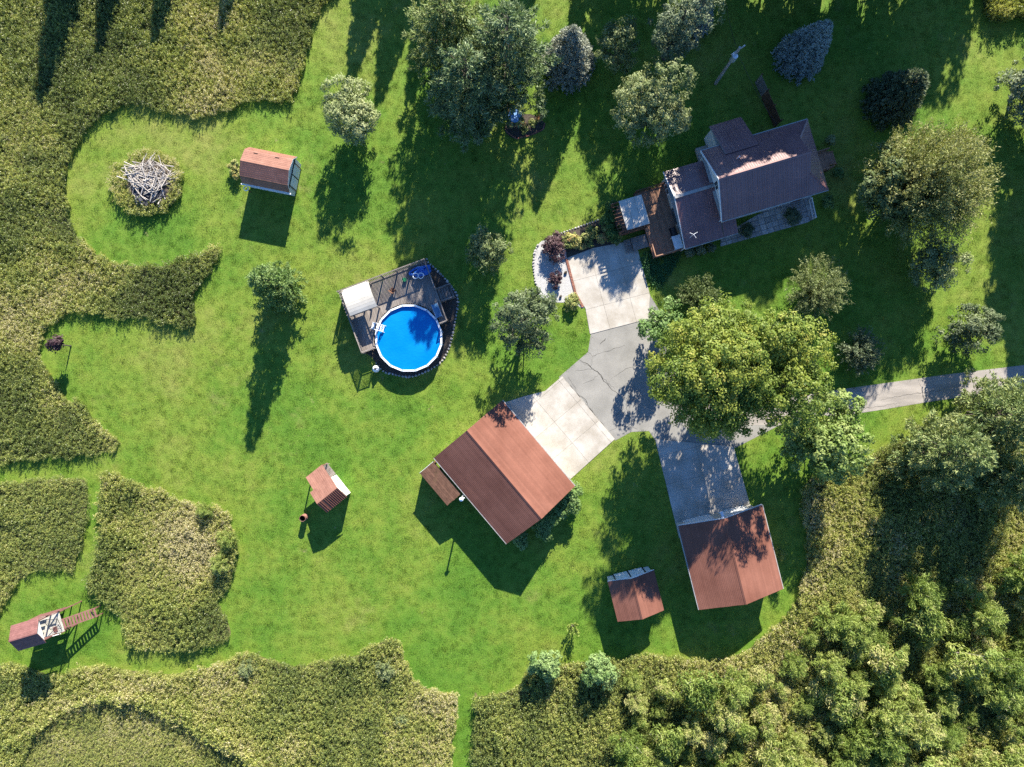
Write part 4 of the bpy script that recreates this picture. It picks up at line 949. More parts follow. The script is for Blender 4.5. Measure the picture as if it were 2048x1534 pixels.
# trellis on the south side of the canopy
for k in range(15): piece('trellis_slat', M['deck'], cn, (cx0 + .15 + k * (cx1 - cx0 - .3) / 14, cy0 + .1, 2.45), (.03, .02, .8))
for z in (2.08, 2.45, 2.82): piece('trellis_rail', M['deck'], cn, ((cx0 + cx1) / 2, cy0 + .08, z), (cx1 - cx0 - .2, .03, .05))

dl = lambda x, y, z: pm @ Vector((x, y, z))
tp = empty('pool_float', dl(7.8, 5.55, DZ + .03), DR + .1, 'crumpled bright blue inflatable pool float in the deck corner', 'float')
g = np.random.default_rng(4); mb = MB()
for k in range(7):
    x, y = g.uniform(-.8, .8), g.uniform(-.35, .35)
    pts = [(x + .42 * math.cos(t) * (1 + .1 * k), y + .22 * math.sin(t), .12 + .05 * math.sin(2 * t + k)) for t in np.linspace(0, 6.283, 14)]
    mb.tube(pts, .11 + .02 * (k % 3), 7, False)
mb.build('tubes', M['blue'], tp, smooth=True)
hs = empty('pool_hose', dl(7.7, 5.2, DZ + .2), DR, 'coiled white pool hose lying on the blue float', 'hose')
for k, (x, y) in enumerate(((-.2, .05), (.3, -.12))):
    MB().tube([(x + (.24 + .02 * (i // 12)) * math.cos(i * .52), y + (.24 + .02 * (i // 12)) * math.sin(i * .52), .12 + .012 * i / 3) for i in range(38)], .03, 5).build('coil', M['hose'], hs)
gb = empty('watering_bucket', dl(6.35, 5.3, DZ + .02), DR, 'green plastic bucket beside the blue float on the pool deck', 'bucket')
MB().tube([(0, 0, 0), (0, 0, .32)], [.16, .21], 12).build('pail', M['greenplastic'], gb); MB().tube([(.2 * math.cos(t), 0, .32 + .14 * math.sin(t)) for t in np.linspace(0, 3.14, 9)], .012, 4).build('handle', M['greenplastic'], gb)
lg = empty('deck_lounger', dl(8.25, 1.35, DZ + .02), DR + R(90), 'blue sling lounger standing by the pool deck stairs', 'lounger')
MB().box((0, 0, .3), (1.35, .55, .04)).build('sling', M['bluegrey'], lg)
for y in (-.3, .3): MB().beam((-.75, y, .3), (.75, y, .3), .04, .04).build('side_rail', M['steel'], lg)
for x in (-.6, .6):
    for y in (-.3, .3): piece('leg', M['steel'], lg, (x, y, .14), (.04, .04, .28))
for k, (x, y) in enumerate(((2.6, 4.6), (4.9, 4.7))):
    ch = empty('deck_chair', dl(x, y, DZ + .02), DR + (.5 if k else 2.4), ('dark folding chair on the shaded middle of the pool deck' if k else 'dark folding chair on the pool deck next to the canopy'), 'chair')
    piece('seat', M['brown'], ch, (0, 0, .42), (.48, .48, .04)); MB().box((-.24, 0, .72), (.04, .48, .5), ry=-.2).build('backrest', M['brown'], ch)
    for a in (-.2, .2):
        for b in (-.2, .2): piece('leg', M['dark'], ch, (a, b, .21), (.035, .035, .42))
pf = empty('sand_filter', G(754, 738), 0, 'white round pool sand filter on the mulch below the pool', 'filter')
MB().tube([(0, 0, 0), (0, 0, .15), (0, 0, .35), (0, 0, .65), (0, 0, .82), (0, 0, .9)], [.2, .28, .34, .34, .2, .12], 14).build('tank', M['rim'], pf, smooth=True)
MB().tube([(0, 0, .9), (0, 0, 1.02)], .11, 10).build('valve', M['dark'], pf); MB().tube([(.1, .1, .95), (.6, .5, .8), (.9, .75, .9)], .03, 6).build('pipe', M['dark'], pf)
# stones edging the mulch bed
ring = POOLBED; acc = 0.0; mbs = []
for k in range(5):
    rr = np.random.default_rng(k); bm = bmesh.new(); bmesh.ops.create_icosphere(bm, subdivisions=1, radius=.5)
    for v in bm.verts: v.co *= 1 + rr.uniform(-.18, .18)
    me = bpy.data.meshes.new('stone'); bm.to_mesh(me); bm.free(); me.materials.append(M['stone']); mbs.append(me)
def stone_row(name, label, pts, step, size, rng=None):
    o = empty(name, (*pts[0], 0), 0, label, 'edging'); k = 0; acc = 0
    for a, b in zip(pts[:-1], pts[1:]):
        d = math.hypot(b[0] - a[0], b[1] - a[1]); t = acc
        while t < d:
            s = size * random.uniform(.75, 1.2)
            link('stone', mbs[k % 5], o, (a[0] + (b[0] - a[0]) * t / d - pts[0][0], a[1] + (b[1] - a[1]) * t / d - pts[0][1], s * .22), (0, 0, random.random() * 6), (s * 1.25, s * .95, s * .7)); k += 1
            t += step
        acc = t - d
stone_row('stone_edging', 'row of small grey stones edging the mulch around the pool', [p for p in POOLBED[2:48]], .34, .26)
stone_row('stone_edging', 'pale curved stone edging of the white gravel bed', GRAVEL[28:44] + GRAVEL[:3], .3, .24)
stone_row('stone_edging', 'straight stone edging along the top of the flower bed', [BEDN[0], BEDN[1], BEDN[2]], .3, .2)
br = empty('brick_edging', (*g2([(1134, 518)])[0], 0), 0, 'brick edging strip between the gravel bed and the concrete pad', 'edging')
o0 = Vector(g2([(1134, 518)])[0]); path = [Vector(q) for q in g2([(1133, 518), (1151, 587), (1166, 614)])]
for a, b in zip(path[:-1], path[1:]):
    d = b - a; m_ = int(d.length / .16)
    for k in range(m_):
        c = a + d * ((k + .5) / m_) - o0; piece('brick', M['brick'], br, (c.x, c.y, .05), (.14, .24, .09), (0, 0, math.atan2(d.y, d.x)))
for (x, y, s, lb) in ((1131, 545, .42, 'dark rock on the white gravel near the brick edging'), (1121, 593, .36, 'small dark rock at the lower tip of the white gravel bed'), (1100, 520, .3, 'grey stone in the gravel under the crimson shrub')):
    o = link('garden_rock', mbs[int(x) % 5].copy(), None, G(x, y, .12), (0, 0, 1), (s, s * .8, s * .7)); o.data.materials[0] = M['mulch']; tag(o, lb, 'rock')

# ------------------------------------------------------------------ playset, lower left
PO = (-43.4, -23.35, 0); PRt = R(16.5)
ps = empty('playset', (-45.6, -23.65, 0), PRt, 'tall wooden play tower with red roof and climbing ramp at the lower left', 'playset')
tw, td = 2.75, 2.5     # roof size along / across the ridge
for x in (-1.2, 1.2):
    for y in (-.95, .95): piece('post', M['redwood'], ps, (x, y, 2.02), (.11, .11, 4.04))
prf = MB().add([(-tw / 2, -td / 2, 3.97), (tw / 2, -td / 2, 3.97), (tw / 2, 0, 4.77), (-tw / 2, 0, 4.77), (-tw / 2, td / 2, 3.97), (tw / 2, td / 2, 3.97)], [(0, 1, 2, 3), (3, 2, 5, 4)]).build('roof', M['brown'], ps)
for s in (-1, 1):
    for k in range(8):
        t = (k + .5) / 8; piece('roof_board', M['redwood'], prf, (0, s * td / 2 * (1 - t), 4.0 + .8 * t), (tw, math.hypot(td / 2, .8) / 8 - .008, .025), (s * -math.atan2(.8, td / 2), 0, 0))
piece('ridge_board', M['redwood'], prf, (0, 0, 4.81), (tw, .12, .03))
for s in (-1, 1): MB().add([(s * 1.28, -.95, 4.0), (s * 1.28, .95, 4.0), (s * 1.28, 0, 4.65)], [(0, 1, 2)]).build('gable', M['white'], ps)
FZ = 2.1
flat_boards(ps, -1.25, 2.0, -1.0, 1.0, FZ, M['poly'], .2, 'x', 'floor_board')
for y in (-.95, .95): piece('post', M['redwood'], ps, (1.95, y, FZ / 2), (.1, .1, FZ))
for y in (-1.0, 1.0):
    for z in (2.45, 2.8, 3.15): piece('side_board', M['redwood'], ps, (-.2, y, z), (2.2, .03, .2))
    for z in (.5, 1.0, 1.5, 1.9): piece('lower_board', M['redwood'], ps, (0, y, z), (2.4, .03, .3))
piece('side_board', M['poly'], ps, (-1.22, 0, 2.75), (.03, 1.9, 1.2))
piece('rail', M['trim'], ps, (1.6, -1.0, FZ + .7), (.9, .06, .08)); piece('rail', M['redwood'], ps, (1.6, 1.02, FZ + .7), (.9, .06, .08))
for y in (-1.0, 1.0): piece('rail_post', M['redwood'], ps, (1.97, y, FZ + .38), (.07, .07, .76))
piece('hatch', M['redwood'], ps, (1.2, -.55, FZ + .04), (.4, .5, .05))
# climbing net frame
n0, n1, n2, n3 = Vector((1.15, .8, 3.3)), Vector((1.95, .4, 2.5)), Vector((1.95, -.6, 2.3)), Vector((1.4, -.35, 3.0)); fr = MB()
for a, b in ((n0, n1), (n1, n2), (n2, n3), (n3, n0)): fr.tube([a, b], .026, 5)
nf = fr.build('net_frame', M['dark'], ps)
for k in range(1, 7):
    t = k / 7; MB().tube([n0.lerp(n1, t), n3.lerp(n2, t)], .008, 4).build('rope', M['dark'], nf); MB().tube([n0.lerp(n3, t), n1.lerp(n2, t)], .008, 4).build('rope', M['dark'], nf)
# ramp of rungs
ra, rbv = Vector((2.02, -.25, FZ)), Vector((4.75, -.25, .95))
for y in (-.42, .42): MB().beam(ra + Vector((0, y, 0)), rbv + Vector((0, y, 0)), .08, .12).build('ramp_rail', M['redwood'], ps)
for k in range(11):
    c = ra.lerp(rbv, (k + .5) / 11); piece('rung', M['redwood'], ps, (c.x, c.y, c.z + .03), (.17, .8, .05), (0, .38, 0))
for y in (-.4, .4): piece('ramp_post', M['redwood'], ps, (4.7, -.25 + y, .47), (.09, .09, .94))
MB().tube([(4.6, -.25, 1.0), (4.4, 0, 1.25), (4.65, -.5, 1.22)], .04, 5).build('grip', M['dark'], ps)
MB().beam((1.3, 1.1, 3.0), (3.0, 1.1, 1.2), .08, .1).build('swing_beam', M['redwood'], ps); piece('beam_post', M['redwood'], ps, (3.0, 1.1, .6), (.09, .09, 1.2))

# ------------------------------------------------------------------ brush pile
bp = empty('brush_pile', G(305, 372), 0, 'heap of grey dead branches and dark rubble ringed by yellow weeds', 'brush pile')
g = np.random.default_rng(21)
mb = MB()
bm = bmesh.new(); bmesh.ops.create_icosphere(bm, subdivisions=3, radius=1)
for v in bm.verts: v.co = Vector((v.co.x * 2.1, v.co.y * 2.2, max(-.05, v.co.z) * .75)) * (1 + .12 * math.sin(5 * v.co.x + 3 * v.co.y))
me = bpy.data.meshes.new('mound'); bm.to_mesh(me); bm.free(); me.materials.append(M['mulch']); link('mound', me, bp)
bms = []
for k in range(6):
    L_ = 1.0; pts = [(t - .5, .022 * math.sin(4 * t + k), .02 * math.cos(5 * t + k)) for t in np.linspace(0, 1, 6)]
    mb = MB().tube(pts, [.036, .034, .031, .027, .022, .015], 5)
    if k % 2: mb.tube([pts[3], (pts[3][0] + .16, pts[3][1] + .09, .04)], [.02, .01], 4)
    bms.append(mb.mesh('branch', M['deadwood']))
for k in range(150):
    up_ = k < 115
    a = g.uniform(0, 6.283); rr = 1.65 * math.sqrt(g.random())
    x, y = (rr * math.cos(a) * 1.15 + .1, rr * math.sin(a) * .8 + .75) if up_ else (g.uniform(-1.2, 1.2), g.uniform(-1.6, .4))
    ang = R(70) * math.sin(x * 1.3) + g.normal() * .5 + (R(65) if y > .9 else R(-8))
    s = g.uniform(.8, 2.4) if up_ else g.uniform(.5, 1.1)
    z = .78 * math.sqrt(max(.05, 1 - (x / 2.3) ** 2 - (y / 2.4) ** 2)) + g.uniform(.02, .3)
    link('branch', bms[k % 6], bp, (x, y, z), (g.normal() * .15, g.normal() * .18, ang), (s, 1.0 + .5 * g.random(), 1.2))
for k in range(24):
    x, y = g.uniform(-1.2, 1.6), g.uniform(-1.7, -.1)
    piece('rubble_slab', M['shingle'], bp, (x, y, .72 * math.sqrt(max(.05, 1 - (x / 2.3) ** 2 - (y / 2.4) ** 2)) + .08 + .02 * k % .1), (g.uniform(.4, .9), g.uniform(.3, .6), .05), (g.normal() * .25, g.normal() * .25, g.uniform(0, 3)))
bp.scale = (1.16, 1.16, 1.1)
# bed with bird bath under the pines
bd = sheet('flower_bed_soil', smooth_poly(g2([(1010, 262), (1020, 236), (1060, 228), (1088, 244), (1084, 262), (1034, 278)]), 3), .008, M['mulch'])
o = empty('brick_edging', G(1034, 279), 0, 'thin brick edging of the shaded bed below the pines', 'edging')
pth = [G(*q) - G(1034, 279) for q in ((1009, 256), (1016, 266), (1033, 278), (1060, 271), (1086, 259), (1090, 246))]
for a, b in zip(pth[:-1], pth[1:]):
    d = b - a; m_ = max(1, int(d.length / .22))
    for k in range(m_): c = a + d * ((k + .5) / m_); piece('brick', M['brick'], o, (c.x, c.y, .06), (.2, .1, .1), (0, 0, math.atan2(d.y, d.x)))
bt = empty('bird_bath', G(1030, 238), 0, 'pale blue bird bath at the edge of the pines', 'bird bath')
MB().tube([(0, 0, 0), (0, 0, .1), (0, 0, .6), (0, 0, .7), (0, 0, .86), (0, 0, .88)], [.26, .12, .11, .25, .66, .68], 16).build('pedestal', M['basin'], bt)
MB().tube([(0, 0, .885), (0, 0, .89)], .62, 16).build('basin', M['basin'], bt)
o = link('boulder', mbs[2].copy(), None, G(1023, 221, .3), (0, 0, .4), (1.0, .85, .8)); o.data.materials[0] = M['orange']; tag(o, 'tan orange boulder beside the pale blue bird bath', 'rock')
# ------------------------------------------------------------------ trees
def at(px, py, zc): p = G(px, py, zc); p.z = 0; return p
# big maple over the drive
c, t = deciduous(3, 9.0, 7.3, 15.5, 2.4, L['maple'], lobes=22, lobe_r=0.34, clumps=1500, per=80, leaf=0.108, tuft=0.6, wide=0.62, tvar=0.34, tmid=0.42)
plant('maple_tree', 'huge spreading yellow-green maple over the driveway junction', 'tree', at(1466, 744, 8.5), c, t)
c, t = deciduous(5, 2.5, 2.5, 6.0, .6, L['green'], lobes=6, clumps=90, per=50, leaf=.13, tuft=.5, tmid=.55)
plant('maple_tree', 'small grey-green tree pressed against the west side of the huge maple', 'tree', at(1330, 652, 3.5), c, t)
c, t = deciduous(6, 4.6, 4.4, 8.5, .8, L['lime'], lobes=12, clumps=340, per=55, leaf=.14, tuft=.5, tmid=.6, tvar=.3)
plant('broadleaf_tree', 'round bright green tree between the maple and the lower right weeds', 'tree', at(1652, 882, 5), c, t)
# white pines at the top
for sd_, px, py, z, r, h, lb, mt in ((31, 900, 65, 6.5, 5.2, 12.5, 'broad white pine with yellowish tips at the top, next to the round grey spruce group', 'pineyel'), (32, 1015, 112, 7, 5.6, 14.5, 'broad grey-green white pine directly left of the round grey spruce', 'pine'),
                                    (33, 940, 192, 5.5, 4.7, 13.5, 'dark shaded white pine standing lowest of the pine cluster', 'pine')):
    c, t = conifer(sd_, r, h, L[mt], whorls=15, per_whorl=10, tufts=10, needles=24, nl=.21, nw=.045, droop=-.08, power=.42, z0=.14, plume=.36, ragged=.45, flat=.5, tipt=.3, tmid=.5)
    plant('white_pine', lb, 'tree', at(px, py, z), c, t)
# spruces
c, t = conifer(41, 2.9, 8.0, L['grey'], whorls=26, per_whorl=15, tufts=10, needles=11, nl=.13, nw=.035, droop=.25, power=.75, plume=.14, ragged=.12)
plant('blue_spruce', 'round silvery grey spruce right of the white pines', 'tree', at(1140, 97, 4), c, t)
c, t = conifer(42, 2.5, 7.5, L['blue'], whorls=26, per_whorl=15, tufts=10, needles=11, nl=.13, nw=.035, droop=.25, power=.75, plume=.14, ragged=.1)
cm, tm = c, t.mesh('trunk', M['bark'])
plant('blue_spruce', 'dense blue spruce alone in the shaded lawn right of the utility pole', 'tree', at(1618, 92, 3), c, None, trunk_mesh=tm)
plant('blue_spruce', 'blue spruce cut off by the top edge above the dark tree', 'tree', at(1408, 2, 4), c, None, trunk_mesh=tm, rz=2, scale=.75)
c, t = conifer(43, 3.0, 6.5, L['darks'], whorls=22, per_whorl=14, tufts=10, needles=11, nl=.15, nw=.04, droop=.2, power=.7, plume=.18, ragged=.15)
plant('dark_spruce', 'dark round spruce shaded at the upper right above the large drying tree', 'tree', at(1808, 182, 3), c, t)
c, t = conifer(44, 2.75, 9.0, L['green'], whorls=17, per_whorl=10, tufts=10, needles=15, nl=.15, nw=.04, droop=.02, power=.62, plume=.24, ragged=.42, tmid=.58, tipt=.4)
plant('green_spruce', 'lone dark green conifer with long pointed shadow on the left lawn', 'tree', at(550, 572, 3.2), c, t)
# broadleaf trees
c, t = deciduous(51, 3.2, 3.2, 6.6, .6, L['pale'], lobes=13, lobe_r=.36, clumps=330, per=48, leaf=.11, tuft=.42, wide=.45, tmid=.55)
plant('variegated_tree', 'pale silvery leaved tree on the lawn right of the barn-style shed', 'tree', at(704, 222, 3.6), c, t)
for sd_, px, py, z, rx, ry, h, mt, lb, tm_ in (
    (52, 1302, 212, 5, 4.1, 3.7, 11.0, 'olive', 'loose olive tree in half shade between the pines and the house', .6),
    (53, 1238, 92, 3.5, 2.2, 2.2, 6.5, 'olive', 'small open olive tree just right of the round grey spruce', .6),
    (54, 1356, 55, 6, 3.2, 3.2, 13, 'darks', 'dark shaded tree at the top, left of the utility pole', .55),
    (58, 1955, 655, 3, 3.2, 2.1, 5.0, 'sage', 'broad low grey-leaved tree above the lane at the right', .35),
    (57, 1868, 522, 3, 2.7, 2.7, 6.0, 'olive', 'medium tree half lit just below the large drying tree', .55),
    (59, 1052, 640, 5, 3.5, 3.3, 9.5, 'sage', 'loose grey-green tree between the pool and the driveway', .3),
    (60, 978, 500, 3, 2.5, 2.5, 5.5, 'olive', 'thin dark leaved tree in the shade right of the pool deck', .45),
    (61, 2055, 180, 2.5, 3.2, 3.6, 6.0, 'darks', 'dark tree cut off by the right edge above the large drying tree', .7)):
    c, t = deciduous(sd_, rx * 1.08, ry * 1.08, h, h * .09, L[mt], lobes=11, lobe_r=.38, clumps=int(26 * rx * ry), per=42, leaf=.12, tuft=.42, wide=.42, tmid=tm_, tvar=.3)
    plant('broadleaf_tree', lb, 'tree', at(px, py, z), c, t)
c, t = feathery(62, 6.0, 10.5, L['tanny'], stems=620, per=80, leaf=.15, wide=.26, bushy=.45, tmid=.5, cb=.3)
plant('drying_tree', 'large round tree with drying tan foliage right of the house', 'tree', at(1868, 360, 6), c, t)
c, t = deciduous(63, 3.0, 4.2, 8.0, 1.5, L['olive'], lobes=8, clumps=220, per=45, leaf=.14, tuft=.5, tmid=.4)
plant('broadleaf_tree', 'dark green tree filling the house side of the large drying tree', 'tree', at(1772, 372, 4), c, t)
c, t = feathery(64, 3.5, 4.6, L['olive'], stems=260, per=44, leaf=.13, wide=.22, bushy=.25, tmid=.6, cb=.25)
plant('feathery_shrub', 'large feathery olive shrub above the maple', 'shrub', at(1636, 575, 2.4), c, t)
c, t = feathery(65, 2.4, 3.4, L['olive'], stems=130, per=40, leaf=.13, wide=.24, bushy=.25, tmid=.3, cb=.25)
plant('feathery_shrub', 'shaded feathery shrub between the house lawn and the maple', 'shrub', at(1400, 590, 2), c, t)
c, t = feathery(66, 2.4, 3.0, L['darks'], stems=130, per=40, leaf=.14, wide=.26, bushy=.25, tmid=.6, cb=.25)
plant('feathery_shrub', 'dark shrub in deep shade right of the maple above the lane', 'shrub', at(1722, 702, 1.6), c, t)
# pines at the lower right
for sd_, px, py, z, r, h, lb in ((71, 1905, 905, 6, 4.4, 11, 'tall plumed pine below the lane, left one of the pair'), (72, 2020, 830, 6, 4.6, 12, 'tall plumed pine covering the end of the lane at the right edge'), (73, 2030, 960, 5, 4.0, 10, 'shaded plumed pine at the right edge below the lane pines')):
    c, t = conifer(sd_, r, h, L['pineyel'], whorls=13, per_whorl=9, tufts=9, needles=24, nl=.22, nw=.045, droop=-.06, power=.45, z0=.15, plume=.38, ragged=.45, flat=.5, tipt=.35, tmid=.52)
    plant('white_pine', lb, 'tree', at(px, py, z), c, t)
# small crimson tree in the left clearing
b0 = G(142, 692); c, t = deciduous(81, .95, .8, 3.0, 1.7, L['crimson'], lobes=5, clumps=36, per=36, leaf=.11, tuft=.3, tmid=.3)
plant('crimson_sapling', 'small dark crimson tree on a thin trunk at the left clearing', 'tree', b0, c, t)
c, t = feathery(82, .75, 2.2, L['sapling'], stems=22, per=22, leaf=.1, wide=.4, bushy=.12, tmid=.6, cb=.4)
plant('sapling', 'thin lone sapling on the lawn left of the small shed', 'sapling', G(1146, 1250), c, t, stem='stem')
for sd_, px, py, lb in ((83, 1092, 1336, 'rounded light green sapling at the lawn edge, left of two'), (84, 1200, 1342, 'rounded light green sapling at the lawn edge, nearer the small shed')):
    c, t = deciduous(sd_, 1.7, 1.7, 4.2, .6, L['green'], lobes=7, clumps=120, per=42, leaf=.11, tuft=.34, wide=.5, tmid=.75)
    plant('sapling', lb, 'sapling', at(px, py, 2.4), c, t)
# shrubs
def shrub(name, label, px, py, r, h, mat, seed, tm_=.5, group=None, leaf=.08, cl=40, cat='shrub'):
    c, t = deciduous(seed, r, r, h, h * .15, L[mat], lobes=4, lobe_r=.55, clumps=cl, per=46, leaf=leaf, tuft=.26 * max(.7, r), wide=.55, tmid=tm_)
    return plant(name, label, cat, at(px, py, h * .5), c, t, group, stem='stem')
shrub('barberry_shrub', 'large round crimson shrub at the top of the gravel bed', 1104, 492, 1.35, 1.5, 'crimson', 91, .5, cl=80)
shrub('barberry_shrub', 'small dark crimson shrub in the middle of the gravel bed', 1110, 560, .75, .9, 'crimson', 92, .55)
shrub('golden_shrub', 'low yellow-green shrub at the lower tip of the gravel bed', 1142, 608, .95, .9, 'flower', 93, .6)
shrub('boxwood', 'clipped dark round shrub on the patio below the house wall corner', 1493, 461, .85, 1.2, 'darks', 94, .4, leaf=.07, cl=60)
shrub('boxwood', 'clipped dark round shrub near the east end of the stone patio', 1584, 431, .98, 1.3, 'darks', 95, .4, leaf=.07, cl=70)
for k, (px, py, r, h, lb) in enumerate(((1140, 992, 1.35, 2.6, 'tall leafy shrub at the garage east corner'), (1112, 1022, 1.25, 2.4, 'leafy shrub along the garage gable wall, middle one'), (1085, 1055, 1.2, 2.0, 'shaded leafy shrub below the garage gable'), (1040, 1080, .9, 1.6, 'small shaded shrub at the lower garage corner'))):
    shrub('lilac_shrub', lb, px, py, r, h, 'green', 100 + k, .7, leaf=.1, cl=70)
shrub('yellow_bush', 'yellow-green weed bush against the left end of the barn-style shed', 470, 338, .85, 1.1, 'flower', 110, .75)
for k, (px, py, r, h, mt) in enumerate(((1215, 440, .95, 1.9, 'green'), (1226, 470, .8, 1.6, 'green'), (1222, 415, .7, 1.3, 'green'))):
    shrub('climbing_shrub', ('dense green shrub at the upper left pergola corner', 'dense green shrub at the lower left pergola corner', 'small green shrub above the pergola')[(0, 1, 2)[k]], px, py, r, h, mt, 115 + k, .3, cl=60)
for k, (px, py) in enumerate(((1380, 505), (1400, 500), (1422, 496))):
    shrub('foundation_shrub', ('low dark foundation shrub below the wing eave, nearest the deck', 'low dark foundation shrub below the wing eave, middle of three', 'low dark foundation shrub below the wing eave, nearest the stone patio')[k], px, py, .55, .7, 'darks', 120 + k, .7, group='foundation shrubs below the wing')
for k, (px, py, r, h, mt, lb) in enumerate(((1660, 280, .5, 1.2, 'pale', 'small pale shrub above the entry landing'), (1676, 345, .6, 1.0, 'green', 'small shrub below the entry landing'), (1655, 400, .8, 1.2, 'green', 'green shrub at the east corner of the house'))):
    shrub('corner_shrub', lb, px, py, r, h, mt, 130 + k, .5)
proto = []
for k in range(4): proto.append(deciduous(140 + k, .42, .42, .7, .06, L['flower'], lobes=3, lobe_r=.55, clumps=18, per=36, leaf=.07, tuft=.16, wide=.5, tmid=.35 + .17 * k))
tms = [p_[1].mesh('stem', M['bark']) for p_ in proto]
bx = g2([(1120, 474), (1235, 440), (1238, 482), (1136, 508)])
for k in range(26):
    u, v = ((k * .618) % 1), ((k + .5) / 26 * 3 % 1); a = Vector(bx[0]).lerp(Vector(bx[1]), u); b = Vector(bx[3]).lerp(Vector(bx[2]), u); q = a.lerp(b, .12 + .76 * v)
    plant('perennial', 'leafy perennial in the flower bed between the crimson shrub and the pergola', 'plant', (q.x, q.y, 0), proto[k % 4][0], None, 'perennials in the flower bed', random.random() * 6, random.uniform(.8, 1.5), trunk_mesh=tms[k % 4], stem='stem')
for k, (px, py) in enumerate(((1050, 262), (1066, 250), (1044, 247), (1078, 240))):
    plant('perennial', 'dark perennial in the brick-edged bed under the pines', 'plant', G(px, py), proto[k % 4][0], None, 'perennials under the pines', random.random() * 6, 1.1, trunk_mesh=tms[k % 4], stem='stem')
# thicket of saplings
TH = g2([(1238, 1345), (1330, 1335), (1440, 1345), (1535, 1312), (1600, 1262), (1660, 1225), (1750, 1195), (1850, 1165), (1960, 1130), (2080, 1100), (2080, 1570), (1235, 1570)])
prot = []
for k in range(5):
    prot.append(feathery(150 + k, 1.55, 3.6 + .4 * k, L['sapling'], stems=46, per=62, leaf=.17, wide=.17, bushy=.3, tmid=.36 + .07 * k, cb=.3, bare=2 if k in (1, 3) else 0))
for k in range(3):
    prot.append(deciduous(160 + k, 1.5, 1.5, 4.2 + .4 * k, .8, L['sapling'], lobes=6, lobe_r=.36, clumps=64, per=48, leaf=.15, tuft=.42, wide=.24, tmid=.5 + .1 * k, droop=.6, tvar=.4))
ptm = [p_[1].mesh('trunk', M['palebark']) for p_ in prot]
rr = random.Random(5); pts = []
xs = [p_[0] for p_ in TH]; ys = [p_[1] for p_ in TH]
for _ in range(6000):
    x, y = rr.uniform(min(xs), max(xs)), rr.uniform(min(ys), max(ys))
    if inside(np.array([x]), np.array([y]), TH)[0] and all((x - a) ** 2 + (y - b) ** 2 > c_ for a, b, c_ in pts): pts.append((x, y, (1.5 + 1.1 * float(vnoise([x], [y], 5.0, 77)[0])) ** 2))
for i, (x, y, c_) in enumerate(pts):
    k = rr.randrange(8); s = rr.choice((.6, .75, .9, 1.0, 1.1, 1.25, 1.45))
    plant('thicket_sapling', 'feathery yellow-green sapling crowded into the thicket at the lower right', 'sapling', (x, y, 0), prot[k][0], None, 'saplings of the lower right thicket', rr.random() * 6.28, (s, s, s * rr.uniform(.6, .95)), trunk_mesh=ptm[k])
cpale, tpale = feathery(158, 1.4, 3.2, L['pale'], stems=44, per=60, leaf=.15, wide=.18, bushy=.26, tmid=.5, cb=.3); tpm = tpale.mesh('stem', M['palebark'])
# pale bushes standing out of the lower meadow and the island
for k, (px, py, s, lb) in enumerate(((492, 1338, .7, 'pale grey bush in the lower meadow near its left bulge'), (770, 1340, .8, 'pale bush in the lower meadow below its pointed corner'), (800, 1445, .55, 'pale green bush in the lower meadow near the mown path'), (455, 1080, .75, 'yellow-green bush at the right side of the meadow island'),
                                     (440, 1125, .75, 'yellow-green bush lowest at the right rim of the meadow island'), (410, 1020, .6, 'small bush at the top right of the meadow island'), (1560, 1110, .5, 'small grey weed bush by the square garage'))):
    plant('meadow_bush', lb, 'bush', at(px, py, 1), cpale if 'pale' in lb else prot[2 + k % 3][0], None, None, k * 1.3, (s, s, s * .6), trunk_mesh=tpm if 'pale' in lb else ptm[2 + k % 3], stem='stem')
# trees beyond the frame whose shadows reach in
cf, tf = conifer(171, 2.6, 9.0, L['darks'], whorls=22, per_whorl=10, tufts=8, needles=9, nl=.2, nw=.07, droop=.15, power=.8, plume=.2)
tfm = tf.mesh('trunk', M['bark'])
cd, td_ = deciduous(172, 3.6, 3.6, 11, 2.2, L['olive'], lobes=10, clumps=220, per=42, leaf=.18, tuft=.6)
tdm = td_.mesh('trunk', M['bark'])
ct_, tt_ = deciduous(173, 5.2, 5.2, 20, 3.0, L['olive'], lobes=16, lobe_r=.36, clumps=420, per=40, leaf=.24, tuft=.75)
ttm = tt_.mesh('trunk', M['bark'])
for k, (px, py, s, kind) in enumerate(((165, -150, 1.15, 0), (258, -150, .85, 0), (360, -120, .75, 0), (492, -140, .72, 0), (770, -150, 1.0, 0), (835, -150, 1.1, 0), (905, -190, 1.2, 0), (1085, -190, .95, 0), (1195, -150, .8, 0), (1260, -150, 1.3, 0), (1315, -120, 1.15, 1),
                                       (1362, -140, .95, 1), (1476, -112, .85, 2), (1515, -115, 1.1, 2), (1490, -70, .55, 0), (1560, -60, .5, 0), (1625, -75, .6, 0), (1700, -60, .55, 0), (1770, -80, .6, 0), (1420, -60, .4, 0), (1470, -95, .75, 1), (1540, -90, .8, 1), (1600, -95, .75, 1), (1660, -90, .8, 1), (1725, -95, .8, 1), (1585, -105, 1.0, 2), (1660, -110, 1.05, 2), (1735, -105, 1.0, 2), (1800, -125, .8, 2), (1850, -130, .65, 2), (1905, -150, 1.1, 0), (1930, -230, 1.2, 1),
                                       (2098, 150, .62, 2), (2100, 255, .62, 2), (2112, 360, .6, 2), (2125, 450, .55, 2), (2160, 200, .7, 2))):
    plant('distant_conifer' if kind == 0 else 'distant_broadleaf', 'tree standing just beyond the frame and casting its shadow inward', 'tree', G(px, py), (cf, cd, ct_)[kind], None, 'trees beyond the frame', k * 1.7, s, trunk_mesh=(tfm, tdm, ttm)[kind])

# ------------------------------------------------------------------ scattered grass and weeds (stuff)
def proto_obj(name, me): return bpy.data.objects.new(name, me)

